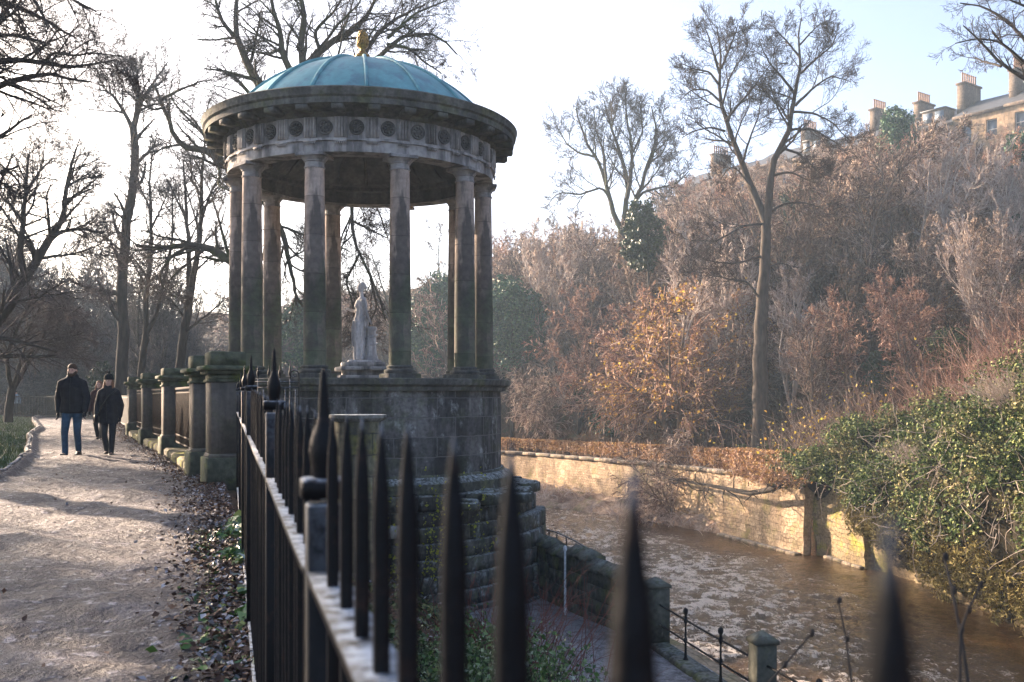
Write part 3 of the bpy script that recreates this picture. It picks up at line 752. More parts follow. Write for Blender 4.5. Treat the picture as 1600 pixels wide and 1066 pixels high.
# roof apron and dome
t = NT('weathered blue copper')
n1 = t.noise(.9, 5, .6); n2 = t.noise(7, 5, .65); n3 = t.noise(2.5, 4, .6, t.map(t.co.outputs['Object'], (1, 1, .35)))
col = t.mix(t.ramp(n1, [(.35, 0), (.65, 1)]), (.07, .24, .27), (.135, .35, .38))
col = t.mix(t.math('MULTIPLY', t.ramp(n3, [(.5, 0), (.65, 1)]), .55), col, (.07, .13, .19))
col = t.mix(.6, col, t.ramp(n2, [(.3, .75), (.7, 1.2)]), 'MULTIPLY')
DOME = t.fin(col, .5, t.bump(n2, .3, .01), .15, .5)
m = MB(); m.lathe([(RK - .03, ZK + .538), (3.6, ZK + .60), (3.28, ZK + .66)], C3, 96); obj('roof_apron', m, DOME, tp, autosmooth=25)
SR = 4.2; ZT = 9.94; pr = []
for q in range(22):
    r = 3.3 * (1 - q / 21); pr.append((max(r, .001), ZT - (SR - math.sqrt(SR * SR - r * r))))
m = MB(); m.lathe(pr, C3, 96); dome = obj('dome', m, DOME, tp, smooth=True)
for k in range(16):
    th = k * 2 * PI / 16 + .03; pts = []
    for r, z in pr[:-3]: q = tpos(th, r); pts.append((q[0], q[1], z + .02))
    m = MB(); m.tube(pts, .05, 6); obj('rib', m, DOME, dome, smooth=True)
# gilded pine cone finial
t = NT('gilding'); n = t.noise(14, 4)
GOLD = t.fin(t.mix(t.ramp(n, [(.4, 0), (.65, 1)]), (.42, .24, .06), (.12, .07, .025)), .42, t.bump(n, .4, .01), .75, .5)
fc = (TC[0], TC[1], 0); zf = ZT + .10
m = MB(); m.lathe([(.30, zf - .25), (.26, zf - .02), (.24, zf + .06), (.16, zf + .09)], fc, 20); fb = obj('finial', m, CORN, tp, smooth=True)
m = MB(); m.lathe([(.17, zf + .08), (.2, zf + .11), (.19, zf + .16), (.12, zf + .20), (.075, zf + .26), (.07, zf + .32), (.13, zf + .37), (.165, zf + .42)], fc, 20); obj('finial_stem', m, GOLD, fb, smooth=True)
m = MB(); zc = zf + .41
m.lathe([(.11, zc), (.13, zc + .08), (.135, zc + .16), (.11, zc + .28), (.06, zc + .38), (.01, zc + .43)], fc, 20)
for rw_ in range(8):
    w = rw_ / 8; zz = zc + .05 + w * .35; rr = .135 * math.sqrt(max(.02, 1 - max(0, w - .15) ** 1.7 * 1.15)); n = max(5, int(12 * (1 - .5 * w)))
    for q in range(n):
        a = 2 * PI * (q + .5 * (rw_ % 2)) / n; m.sphere((TC[0] + rr * math.cos(a), TC[1] + rr * math.sin(a), zz), .03, 4, (1, 1, 1.2))
obj('pine_cone', m, GOLD, fb, smooth=True)
# interior ring beam and coffered ceiling
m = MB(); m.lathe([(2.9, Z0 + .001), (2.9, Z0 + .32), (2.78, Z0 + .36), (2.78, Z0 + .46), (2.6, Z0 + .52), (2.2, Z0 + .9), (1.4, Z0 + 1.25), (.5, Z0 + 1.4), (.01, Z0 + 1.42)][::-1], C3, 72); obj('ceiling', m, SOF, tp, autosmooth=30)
for k in range(20):
    th = DL + k * PI / 10; a = tpos(th, 2.62); b = tpos(th, 1.5)
    m = MB(); m.tube([(*a, Z0 + .50), (*tpos(th, 2.2), Z0 + .87), (*b, Z0 + 1.2)], .045, 4); obj('ceiling_rib', m, SOF, tp)

# ---- statue on its pedestal
MARB = stone_mat('weathered marble', (.76, .73, .72), (.50, .48, .48), stain=(.16, .155, .155), sc=1.6, bumps=.3, stainamt=.6, grit=.3)
ped = thing('pedestal', 'low stepped stone pedestal under the white statue', 'pedestal', (TC[0], TC[1], ZS))
m = MB(); m.box((*TC, ZS + .06), (1.35, 1.35, .12), .3, bev=.015); m.box((*TC, ZS + .19), (.98, .98, .14), .3, bev=.01); obj('plinth', m, ENT, ped)
m = MB(); m.box((*TC, ZS + .30), (1.30, 1.30, .10), .3, bev=.02); m.box((*TC, ZS + .41), (1.02, 1.02, .12), .3, bev=.015); obj('cap', m, ENT, ped)

def capsule(m, a, b, ra, rb, n=10, sc=(1, 1)):
    a = np.array(a, float); b = np.array(b, float); d = b - a; L = np.linalg.norm(d) + 1e-9; u = d / L
    pts = []; rs = []
    for q in range(4): w = math.sin(q / 4 * PI / 2); pts.append(a - u * ra * (1 - w) * 1.0 * (1 - q / 4 * .0)); rs.append(ra * math.sqrt(max(.0025, 1 - (1 - w) ** 2)))
    pts += [a, a + d * .5, b]; rs += [ra, (ra + rb) / 2, rb]
    for q in range(1, 5): w = q / 4; pts.append(b + u * rb * math.sin(w * PI / 2)); rs.append(rb * max(.05, math.cos(w * PI / 2)))
    m.tube(pts, np.array(rs), n, True)
def ell(m, c, r, n=12): m.sphere(c, 1, n, r)
def sphere_sc(m, c, rx_, ry_, rz_, n=12):
    prof = [(max(1e-4, math.sin(PI * k / n)), -math.cos(PI * k / n) * rz_) for k in range(n + 1)]
    m.lathe([(p[0], p[1]) for p in prof], c, n + 4, sx=rx_, sy=ry_)
def remeshed(name, mb, voxel, smooth_it=2):
    me = mb.mesh(name + '_src'); o = bpy.data.objects.new('tmp', me); COL.objects.link(o)
    md = o.modifiers.new('r', 'REMESH'); md.mode = 'VOXEL'; md.voxel_size = voxel; md.use_smooth_shade = True
    if smooth_it:
        s_ = o.modifiers.new('s', 'SMOOTH'); s_.iterations = smooth_it; s_.factor = .5
    dg = bpy.context.evaluated_depsgraph_get(); ev = o.evaluated_get(dg); m2 = bpy.data.meshes.new_from_object(ev)
    bpy.data.objects.remove(o); bpy.data.meshes.remove(me); m2.name = name
    m2.polygons.foreach_set('use_smooth', np.ones(len(m2.polygons), bool)); return m2
def drape(m, rings, folds=9, amp=.02, n=48, seed=0):
    """cloth loft: rings of (cx,cy,z,rx,ry,foldamp)"""
    an = np.arange(n) * 2 * PI / n; V = []
    for k, (cx, cy, z, a, b, fa) in enumerate(rings):
        f_ = 1 + fa * 1.7 * (np.sin(an * folds + seed + .5 * np.sin(k * .6)) + .5 * np.sin(an * (folds * 2 - 1) + 2 * seed + k * .1))
        V.append(np.stack([cx + a * np.cos(an) * f_, cy + b * np.sin(an) * f_, np.full(n, z)], 1))
    i = np.arange(n); j = (i + 1) % n
    m.add(np.concatenate(V), np.concatenate([np.stack([k * n + i, k * n + j, (k + 1) * n + j, (k + 1) * n + i], 1) for k in range(len(rings) - 1)]))
    m.add(V[0], [tuple(range(n))[::-1]]); m.add(V[-1], [tuple(range(n))])
# local statue frame: faces -x; stands at origin, height 2.15
m = MB()
drape(m, [(-.10, 0, .06, .15, .17, .06), (-.10, 0, .12, .17, .19, .10), (-.10, 0, .35, .16, .19, .12), (-.09, 0, .62, .165, .20, .11), (-.08, 0, .80, .19, .21, .09), (-.06, 0, .98, .215, .215, .07), (-.04, 0, 1.12, .20, .21, .06), (-.04, 0, 1.24, .165, .20, .05), (-.03, 0, 1.36, .16, .20, .04), (-.045, 0, 1.50, .185, .215, .03), (-.03, 0, 1.62, .155, .20, .02), (-.01, 0, 1.70, .10, .13, .0)], 9, seed=1)
drape(m, [(-.16, -.02, .40, .13, .16, .14), (-.17, -.02, .6, .15, .17, .13), (-.15, -.02, .9, .17, .19, .1), (-.12, -.02, 1.06, .18, .2, .08), (-.08, 0, 1.1, .12, .14, .05)], 7, seed=3)
sphere_sc(m, (-.165, -.08, 1.47), .075, .07, .07); sphere_sc(m, (-.165, .08, 1.47), .075, .07, .07)   # bust
capsule(m, (-.02, 0, 1.66), (-.035, 0, 1.84), .062, .055)                        # neck
sphere_sc(m, (-.05, 0, 1.955), .105, .085, .125); sphere_sc(m, (-.10, 0, 1.90), .06, .055, .06)
capsule(m, (-.135, 0, 1.97), (-.158, 0, 1.93), .014, .016, 6)                     # nose
sphere_sc(m, (-.01, 0, 2.0), .115, .098, .10); sphere_sc(m, (.085, 0, 1.96), .055, .05, .05)   # hair and knot
capsule(m, (-.02, -.20, 1.58), (.08, -.25, 1.30), .072, .055)                       # near arm, down to the altar
capsule(m, (.08, -.25, 1.30), (.20, -.16, 1.06), .053, .036)
capsule(m, (-.02, .20, 1.58), (-.10, .24, 1.34), .07, .055); capsule(m, (-.10, .24, 1.34), (-.33, .16, 1.36), .05, .034)
for q in range(4): capsule(m, (.20 + .01 * q, -.17 + .025 * q, 1.05), (.23 + .012 * q, -.17 + .028 * q, .985), .015, .011, 6)
capsule(m, (-.33, .16, 1.36), (-.40, .15, 1.37), .036, .026, 8); sphere_sc(m, (-.42, .15, 1.40), .06, .06, .03)
for q in range(3): capsule(m, (-.16, -.06 + .05 * q, .05), (-.27, -.07 + .055 * q, .035), .035, .02, 6)
st = thing('statue', 'white marble robed woman leaning on an altar with a snake, inside the temple', 'statue', (TC[0], TC[1], ZS + .48))
SYAW = .25
def tolocal(me):  # rotate and shift the pieces into place
    return me
fig = obj('figure', remeshed('figure', m, .014, 1), MARB, st, local=True); 
m = MB(); m.lathe([(.23, .03), (.23, .07), (.20, .10), (.20, .13), (.18, .16), (.16, .22), (.145, .60), (.14, .80), (.165, .83), (.18, .88), (.17, .92), (.1, .93), (.001, .93)], (.25, -.04, 0), 28); obj('altar', m, MARB, st, smooth=True, local=True)
m = MB(); pts = []
for q in range(90):
    w = q / 89; a = w * 2 * PI * 2.3 + 2.0; rr = .195 - .02 * w; pts.append((.25 + rr * math.cos(a) - (.05 * (w > .9)), rr * math.sin(a), .35 + .5 * w))
pts += [(.06, -.25, .98), (.0, -.25, 1.10), (.05, -.25, 1.19), (-.03, -.26, 1.24)]
m.tube(pts, np.concatenate([np.linspace(.014, .034, 90), [.034, .032, .03, .02]]), 8); obj('snake', m, MARB, st, smooth=True, local=True)
m = MB(); m.box((.05, 0, .0), (.95, .66, .09), 0, bev=.02); obj('plinth', m, MARB, st, local=True)
st.rotation_euler = (0, 0, SYAW); st.scale = (.88, .88, 1.0)

# ---- round end of the stair wall with frosted top
q = P(559, 648, 19.6)
sb = thing('stair_wall_end', 'rounded mossy wall end with a pale frosted cap in front of the temple base', 'stone wall', (q[0], q[1], -2.2))
m = MB(); m.lathe([(.46, -2.4), (.46, q[2] - .13)], (q[0], q[1], 0), 36, uvr=.5); obj('drum', m, stone_mat('yellow green mossy stone', (.20, .19, .13), (.12, .12, .08), moss=(.18, .18, .05), mossamt=.8, brick=(.8, .42, .012), bumps=.7), sb, autosmooth=40)
m = MB(); m.lathe([(.47, q[2] - .131), (.53, q[2] - .10), (.56, q[2] - .06), (.56, q[2]), (.001, q[2] + .004)], (q[0], q[1], 0), 36); obj('cap', m, stone_mat('frosted cap', (.3, .3, .27), (.2, .2, .18), frost=1.0, bumps=.6), sb, autosmooth=30)
# ================================================================== NEAR IRON FENCE
fx = lambda y: .11 - .284 * y
FH = lambda y: EYE - .021 + np.interp(y, [0, 2.3, 5, 12], [0, .01, .06, .08])
fen = thing('iron_fence', 'tall black spiked iron fence with frosted top rail running away from the viewer', 'fence', (fx(4), 4, -.05))
def flat_bar(y0, y1, z0, z1, hw):
    m = MB(); n = 24; ys = np.linspace(y0, y1, n); V = []
    for y in ys:
        x = fx(y); zt = np.interp(y, [y0, y1], [z0, z1]) + .002 * math.sin(y * 3)
        V += [(x - hw, y, zt - .012), (x + hw, y, zt - .012), (x + hw, y, zt), (x - hw, y, zt)]
    f = []
    for i in range(n - 1):
        for q in range(4): r_ = (q + 1) % 4; f.append((i * 4 + q, i * 4 + r_, (i + 1) * 4 + r_, (i + 1) * 4 + q))
    f += [(3, 2, 1, 0), ((n - 1) * 4, (n - 1) * 4 + 1, (n - 1) * 4 + 2, (n - 1) * 4 + 3)]
    return m.add(V, f)
posts = [-1.3, 1.16, 2.44, 5.0, 7.1, 9.2, 12.3]
for a, b in zip(posts[:-1], posts[1:]):
    zt = EYE - .205
    obj('top_rail', flat_bar(a + .02, b - .02, zt, zt + .004, .021), IRONF, fen)
    obj('bottom_rail', flat_bar(a + .02, b - .02, .12, .12, .018), IRONF, fen)
ang = math.atan2(1, -.284)
ys = [-.6, -.45, -.32, -.2, -.08, .06, .165] + list(.27 + .112 * np.arange(0, 108))
ys = [y for y in ys if min(abs(y - p) for p in posts) > .05][:100]
for y in ys:
    x = fx(y); zt = FH(y); w = .0056; m = MB(); ca, sa = math.cos(ang), math.sin(ang); V = []
    jx, jy = rng.normal() * .0015, rng.normal() * .002
    zt += rng.normal() * .002
    for z, q in ((-.25 if y < 3 else -.1, w), (zt - .075, w), (zt - .055, w * .93), (zt - .035, w * .72), (zt - .015, w * .38), (zt, w * .08)):
        k = max(0, z) * 1.0
        for sx, sy in ((-1, -1), (1, -1), (1, 1), (-1, 1)): V.append((x + jx * k + q * (sx * ca - sy * sa), y + jy * k + q * (sx * sa + sy * ca), z))
    f = [(k * 4 + q, k * 4 + (q + 1) % 4, k * 4 + 4 + (q + 1) % 4, k * 4 + 4 + q) for k in range(5) for q in range(4)] + [(20, 21, 22, 23)]
    m.add(V, f); obj('picket', m, IRONF, fen)
capz = {-1.3: -.1, 1.16: -.095, 2.44: -.012, 5.0: .05, 7.1: .06, 9.2: .07, 12.3: .08}
for p in posts:
    x = fx(p); zc = EYE + capz[p]; m = MB()
    w = .027 if p < 4 else .03
    m.box((x, p, (zc - .2) / 2 - .02), (w * 1.5, w * 1.5, zc + .2 - .02), ang, bev=.003); m.box((x, p, zc - .012), (w * 1.95, w * 1.95, .022), ang, bev=.003)
    pr = [(.011, zc), (.013, zc + .006), (.0155, zc + .018), (.0175, zc + .032), (.0155, zc + .046), (.0105, zc + .06), (.0068, zc + .07), (.0065, zc + .08), (.005, zc + .105), (.0035, zc + .122), (.0008, zc + .13)]
    ps = obj('fence_post', m, IRONF, fen)
    m = MB(); s_ = 1.2 if p > 4 else 1.; m.lathe([(r * s_ * 1.0, zc - .002 + (z - zc) * (1.2 if p > 4 else 1)) for r, z in pr], (x, p, 0), 14); obj('finial', m, IRONF, ps, smooth=True)
    # raking stay behind each post on the river side
    if p > 0 and p < 8:
        nx_, ny_ = math.sin(ang), -math.cos(ang)
        m = MB(); m.tube([(x + nx_ * .03, p + ny_ * .03, .85), (x + nx_ * .25, p + ny_ * .25, .35), (x + nx_ * .5, p + ny_ * .5, -.35)], .01, 5); obj('stay', m, IRONF, fen)

# ---- spiked railing with a scroll end at the temple gate
Yg = 17.3
sr = thing('gate_railing', 'short ornate railing with arrow finials and a scroll end beside the temple gate pier', 'railing', ((435 - 800) / F * Yg, Yg, 0))
zr = P(0, 597, Yg)[2]
for dz in (0, -.10):
    m = MB(); a = P(398, 597, Yg); b = P(467, 597, Yg); m.tube([a + [0, 0, dz], b + [0, 0, dz]], .013, 6); obj('rail', m, IRONF, sr)
for k, xx in enumerate((403, 420, 437, 453)):
    a = P(xx, 597, Yg); m = MB(); m.tube([(a[0], Yg, -.1), (a[0], Yg, zr + .08)], .010, 6)
    m.lathe([(.008, 0), (.018, .01), (.008, .03), (.026, .07), (.018, .12), (.008, .17), (.001, .25)], (a[0], Yg, zr + .06), 8); obj('picket', m, IRONF, sr)
    m = MB(); m.tube([(a[0] + .095, Yg, zr - .1), (a[0] + .095, Yg, -.1)], .009, 6); obj('bar', m, IRONF, sr)
a = P(467, 597, Yg); m = MB(); pts = [(a[0], Yg, -.1), (a[0], Yg, zr + .1)]
for q in range(1, 22):
    w = q / 21; an_ = w * 1.75 * PI; rr = .085 * (1 - .55 * w); pts.append((a[0] - .085 + rr * math.cos(an_) + 0, Yg, zr + .13 + rr * math.sin(an_)))
m.tube(pts, .012, 6); obj('scroll', m, IRONF, sr)

# ================================================================== GATE PIERS
t = NT('pier stone')
a_ = t.noise(1.4, 6, .6); b_ = t.noise(12, 5, .6); mm = t.noise(2.1, 5, .65, t.map(t.co.outputs['Object'], (1, 1, 1), (4, 4, 4)))
col = t.mix(t.ramp(a_, [(.35, 0), (.65, 1)]), (.17, .145, .12), (.10, .09, .078))
col = t.mix(t.math('MULTIPLY', t.ramp(mm, [(.52, 0), (.68, 1)]), .45), col, (.10, .11, .045))
st2 = t.noise(1.8, 5, .6, t.map(t.co.outputs['Object'], (2, 2, .3)))
col = t.mix(t.math('MULTIPLY', t.ramp(st2, [(.42, 0), (.6, 1)]), .6), col, (.045, .042, .038))
col = t.mix(.6, col, t.ramp(b_, [(.3, .6), (.7, 1.25)]), 'MULTIPLY')
PIER = t.fin(col, .9, t.bump(b_, .5, .02), spec=.25)
PIERTOP = stone_mat('mossy pier top', (.11, .115, .075), (.07, .075, .05), moss=(.12, .15, .04), mossamt=.8, bumps=.9)
piers = [((352 - 800) / F * 13.35, 13.35, 'nearest tall stone gate pier with stepped square cap where the iron fence ends'),
         (-4.52, 14.75, 'second stone pier, half hidden behind the nearest gate pier'),
         (-6.73, 19.85, 'stone pier with stepped cap standing between the two fluted railing panels'),
         (-8.72, 24.1, 'stone pier with stepped cap, second from the far end of the row'),
         (-11.05, 29.3, 'farthest stone pier of the row, beside the woman in the bobble hat')]
prz = math.atan2(.895, -.445)
for k, (x, y, lab) in enumerate(piers):
    t_ = thing('stone_pier', lab, 'pier', (x, y, 0), 'square stone piers along the right edge of the path')
    s = 1.0; H = 1.83 if k < 2 else 1.79
    m = MB(); m.box((x, y, .19), (.56, .56, .48), prz, bev=.012); obj('base', m, PIERTOP, t_)
    m = MB(); m.box((x, y, .455), (.50, .50, .05), prz, taper=.9); m.box((x, y, .955), (.44, .44, .95), prz, bev=.01); obj('shaft', m, PIER, t_)
    m = MB(); m.box((x, y, 1.445), (.49, .49, .03), prz); m.box((x, y, 1.5), (.44, .44, .08), prz)
    m.box((x, y, 1.56), (.56, .56, .045), prz, bev=.01); m.box((x, y, 1.612), (.66, .66, .058), prz, bev=.015); m.box((x, y, (1.642 + H) / 2), (.46, .46, H - 1.642), prz, bev=.015); obj('cap', m, PIERTOP, t_)
IRONR = plain_mat('rusting brown iron', (.035, .022, .016), .8, 0, 30, .5, .4, .15)
PLM = stone_mat('yellow mossy plinth', (.22, .19, .10), (.15, .13, .08), moss=(.30, .28, .03), mossamt=.95, bumps=1., sc=1.2)  # mossy stone, the yellow sunlight on it mixed into the colour
for k in range(1, 4):
    a = np.array(piers[k][:2]); b = np.array(piers[k + 1][:2]); d = b - a; L = np.linalg.norm(d); u = d / L; n_ = np.array([-u[1], u[0]]); c = (a + b) / 2; an_ = math.atan2(d[1], d[0])
    labs = {1: 'ribbed iron railing panel on a mossy plinth between the second and third stone piers', 2: 'ribbed iron railing panel on a mossy plinth between the third and fourth stone piers', 3: 'ribbed iron railing panel between the two farthest stone piers'}
    t_ = thing('railing_panel', labs[k], 'railing', (*c, .2), 'iron railing panels between the stone piers')
    for z, w, h in ((1.38, .06, .04), (1.30, .04, .025), (.50, .04, .03), (.36, .05, .03)):
        m = MB(); m.box((*c, z), (L - .52, w, h), an_, bev=.006); obj('rail', m, IRONR, t_)
    n = int((L - .6) / .115)
    for q in range(n):
        w = .31 + (L - .62) * (q + .5) / n; p = a + u * w
        m = MB(); m.box((*p, .83), (.035, .035, 1.0), an_, bev=.008); obj('picket', m, IRONR, t_)
    pl = MB(); nn = 5
    for q in range(nn):
        p = a + u * (.3 + (L - .6) * (q + .5) / nn); pl.box((*p, .10), ((L - .6) / nn - .012, .46 + rng.normal() * .01, .26), an_ + rng.normal() * .008, bev=.04)
    lab2 = {1: 'moss yellowed low stone plinth under the nearest ribbed railing panel', 2: 'moss yellowed low stone plinth between third and fourth pier', 3: 'low stone plinth between the two farthest piers'}
    solid('stone_plinth', pl, PLM, lab2[k], 'plinth', 'low stone plinths between the piers')

# dark railing that follows the path round the far bend
def rail_line(name, pts, h, step, label, mat, zb=0.):
    pts = np.array(pts, float); d = np.linalg.norm(np.diff(pts, axis=0), axis=1); L = np.concatenate([[0], np.cumsum(d)])
    q = np.arange(0, L[-1], step); x = np.interp(q, L, pts[:, 0]); y = np.interp(q, L, pts[:, 1]); z = height(x, y) * 0 + zb
    m = MB(); P_ = np.stack([np.stack([x, y, z - .1], 1), np.stack([x, y, z + h], 1)], 1); m.tubes(P_, np.full((len(x), 2), .022), 4)
    for zz in (h - .08, .15): m.tubes(np.stack([x, y, z + zz], 1)[None], np.full((1, len(x)), .028), 4)
    return solid(name, m, mat, label, 'railing')
rail_line('iron_railing', [(-11.5, 30), (-13.6, 35.5), (-17.5, 44), (-20.5, 50), (-25.5, 54.5), (-30, 57)], 1.25, .13, 'dark close barred railing following the path round its far bend', IRON)
rail_line('iron_railing', [(-33.5, 52), (-36, 60), (-44, 74)], 1.25, .2, 'distant dark railing left of the small far walker', IRON)
# ================================================================== PEOPLE
SKIN = plain_mat('skin', (.55, .34, .26), .6, 0, 20, .08, .05, .3)
BLACKC = plain_mat('black quilted coat', (.012, .012, .016), .75, 0, 14, .4, .4, .25)
DARKC = plain_mat('dark charcoal coat', (.018, .018, .022), .8, 0, 14, .4, .4, .25)
JEAN = plain_mat('blue jeans', (.035, .075, .12), .9, 0, 9, .4, .2, .1)
DTR = plain_mat('dark trousers', (.02, .022, .028), .85, 0, 9, .3, .2, .1)
BOOT = plain_mat('dark boots', (.012, .011, .011), .5, 0, 9, .3, .2, .3)
HAIRB = plain_mat('short brown hair', (.06, .035, .02), .7, 0, 60, .5, .6, .3)
HAIRL = plain_mat('long auburn hair', (.22, .10, .045), .6, 0, 60, .5, .6, .4)
HAT = plain_mat('black knit hat', (.015, .017, .018), .95, 0, 90, .5, .8, .1)
PALE = plain_mat('pale blue jacket', (.25, .33, .42), .8, 0, 14, .3, .3, .2)
GLV = plain_mat('dark glove', (.012, .012, .014), .8, 0, 14, .3, .3, .2)
def hand(m, w, d, s, side):
    """palm, four bent fingers, thumb; w wrist, d down direction"""
    w = np.array(w, float); d = np.array(d, float) / np.linalg.norm(d)
    fw = np.array([0, -1, 0.]); fw = fw - d * (fw @ d); fw /= np.linalg.norm(fw); sd = np.cross(d, fw)
    capsule(m, w, w + d * .075 * s + fw * .005, .026 * s, .032 * s, 8)
    for k, (o, l) in enumerate(((-.026, .058), (-.009, .066), (.009, .062), (.025, .05))):
        a = w + d * .085 * s + fw * (-o) * s; b = a + (d * .9 + sd * side * -.35) * l * .5 * s; c = b + (d * .7 + sd * side * -.7) * l * .5 * s
        capsule(m, a, b, .0095 * s, .009 * s, 6); capsule(m, b, c, .009 * s, .0075 * s, 6)
    a = w + d * .03 * s + fw * .028 * s; b = a + (d * .6 + fw * .6) * .04 * s; c = b + (d * .9 + fw * .1) * .03 * s
    capsule(m, a, b, .0115 * s, .0105 * s, 6); capsule(m, b, c, .0105 * s, .008 * s, 6)
def person(loc, rz, H, label, coat, trousers, stride=.16, sex='m', hair='short', hairmat=None, hat=False, coatlen=.46, bend=1, arms=((.0, .0), (.0, .0)), beard=False, group=None, mirror=1, bulk=1.):
    s = H / 1.8; st_ = stride
    hip = .92; sh = 1.435; hw = .095; sw = .185 * (1 if sex == 'm' else .9) * bulk
    t_ = thing('person', label, 'person', loc, group)
    t_.rotation_euler = (0, 0, rz)
    f = mirror  # which leg leads
    J = {}
    for sd in (-1, 1):
        lead = sd * f > 0
        if lead: J[sd] = dict(hip=(sd * hw, 0, hip), knee=(sd * (hw + .01), -st_ * .85, .50), ank=(sd * (hw - .01), -st_ * 1.0, .09), toe=(sd * (hw + .02), -st_ - .15, .055))
        else: J[sd] = dict(hip=(sd * hw, 0, hip), knee=(sd * hw, -st_ * .15, .49), ank=(sd * (hw - .02), st_ * .95, .14), toe=(sd * (hw - .01), st_ * .95 - .14, .045))
    A = {}
    for sd in (-1, 1):
        sg = -1 if sd * f > 0 else 1
        A[sd] = dict(s=(sd * sw, 0, sh), e=(sd * (sw + .085), .03 - sg * .03, sh - .29), w=(sd * (sw + .075), -.05 - sg * .06, sh - .55))
    A_ = arms
    body = MB(); gloves = []
    X3 = lambda p: (p[0] * s, p[1] * s, p[2] * s)
    C_ = lambda m, a, b, r0, r1, n=10: capsule(m, X3(a), X3(b), r0 * s, r1 * s, n)
    # trunk
    for z, r_, q in ((1.0, .13, 1.25), (1.15, .12, 1.2), (1.3, .135, 1.3), (1.42, .125, 1.35)): sphere_sc(body, X3((0, 0, z)), r_ * q * s, r_ * .85 * s, .12 * s, 10)
    C_(body, (0, 0, 1.45), (0, -.005, 1.60), .062, .055)
    # head: cranium, jaw, nose, brow, ears
    hz_ = 1.685
    sphere_sc(body, X3((0, .005, hz_ + .015)), .078 * s, .098 * s, .108 * s, 14); sphere_sc(body, X3((0, -.028, hz_ - .055)), .058 * s, .062 * s, .062 * s, 10)
    C_(body, (0, -.092, hz_ + .012), (0, -.108, hz_ - .022), .010, .015, 6)
    C_(body, (-.035, -.083, hz_ + .03), (.035, -.083, hz_ + .03), .012, .012, 6)
    C_(body, (-.02, -.083, hz_ - .058), (.02, -.083, hz_ - .058), .009, .009, 6)
    for sd in (-1, 1): sphere_sc(body, X3((sd * .08, .005, hz_ - .005)), .012 * s, .02 * s, .032 * s, 6)
    for sd in (-1, 1):
        j = J[sd]; a = A[sd]
        C_(body, j['hip'], j['knee'], .078, .052); C_(body, j['knee'], j['ank'], .052, .036); C_(body, j['ank'], np.array(j['toe']) + [0, .06, .01], .034, .022)
        C_(body, a['s'], a['e'], .052, .042); C_(body, a['e'], a['w'], .040, .027)
        w = np.array(a['w']); d = w - np.array(a['e']); hand(body, w * s, d, s, sd)
        gl = MB(); capsule(gl, (np.array(a['w']) - d * .12) * s, w * s, .036 * s, .036 * s); hand(gl, w * s, d, s * 1.08, sd); gloves.append(gl)
    obj('body', remeshed('body', body, .0075 * s, 1), SKIN, t_, local=True)
    for gl in gloves: obj('glove', remeshed('glove', gl, .007 * s, 0), GLV, t_, local=True)
    # coat
    c = MB(); hemz = hip + .44 - coatlen
    wst = .165 if sex == 'm' else .145
    drape(c, [tuple(q * s for q in r_[:5]) + (r_[5],) for r_ in [(0, 0, hemz, wst + .05, .135, .025), (0, 0, hemz + .03, wst + .06, .145, .02), (0, 0, 1.0, wst + .045, .14, .015), (0, 0, 1.12, wst + .035, .135, .012), (0, 0, 1.26, wst + .05, .14, .012), (0, 0, 1.36, sw + .035, .14, .01), (0, 0, 1.43, sw + .0, .12, .0), (0, .0, 1.49, .14, .10, 0), (0, .0, 1.53, .10, .09, 0), (0, .0, 1.57, .08, .08, 0)]], 7, seed=H)
    for sd in (-1, 1):
        a = A[sd]; C_(c, a['s'], a['e'], .082 * bulk, .068 * bulk); w = np.array(a['w']); e = np.array(a['e']); C_(c, e, e + (w - e) * .9, .066 * bulk, .05 * bulk); C_(c, (sd * .08, 0, 1.5), a['s'], .07, .08)
        for q in (.3, .6): p = np.array(a['s']) + (e - np.array(a['s'])) * q; sphere_sc(c, X3(p), .084 * s * bulk, .084 * s * bulk, .03 * s, 8)
    # collar and hood roll
    for q in range(16):
        an_ = q / 16 * 2 * PI
        if math.sin(an_) > -.93: sphere_sc(c, X3((.078 * math.cos(an_), .02 + .075 * math.sin(an_), 1.575 + .02 * math.sin(an_))), .036 * s, .036 * s, .038 * s, 6)
    ct = obj('coat', remeshed('coat', c, .013 * s, 1), coat, t_, local=True)
    m = MB(); m.tube([X3((.0, -.150, hemz + .06)), X3((.0, -.152, 1.12)), X3((0, -.148, 1.4)), X3((0, -.105, 1.545))], .006 * s, 5); obj('zip', m, BOOT, ct, local=True)
    # trousers
    c = MB()
    sphere_sc(c, X3((0, 0, hip + .0)), .17 * s, .125 * s, .13 * s, 10)
    for sd in (-1, 1):
        j = J[sd]; C_(c, j['hip'], j['knee'], .098, .070); k_ = np.array(j['knee']); a_n = np.array(j['ank']); C_(c, k_, k_ + (a_n - k_) * .97, .069, .058)
    obj('trousers', remeshed('trousers', c, .012 * s, 2), trousers, t_, local=True)
    for sd in (-1, 1):
        j = J[sd]; c = MB(); an_, to = np.array(j['ank']), np.array(j['toe'])
        C_(c, an_ + [0, .02, .06], an_ + [0, .01, -.02], .052, .05); C_(c, an_ + [0, .03, -.045], to, .047, .042); c.box(X3((an_ + to) / 2 + [0, .005, -.035]), (.085 * s, .25 * s, .022 * s))
        obj('boot', remeshed('boot', c, .01 * s, 1), BOOT, t_, local=True)
    # hair / hat
    c = MB()
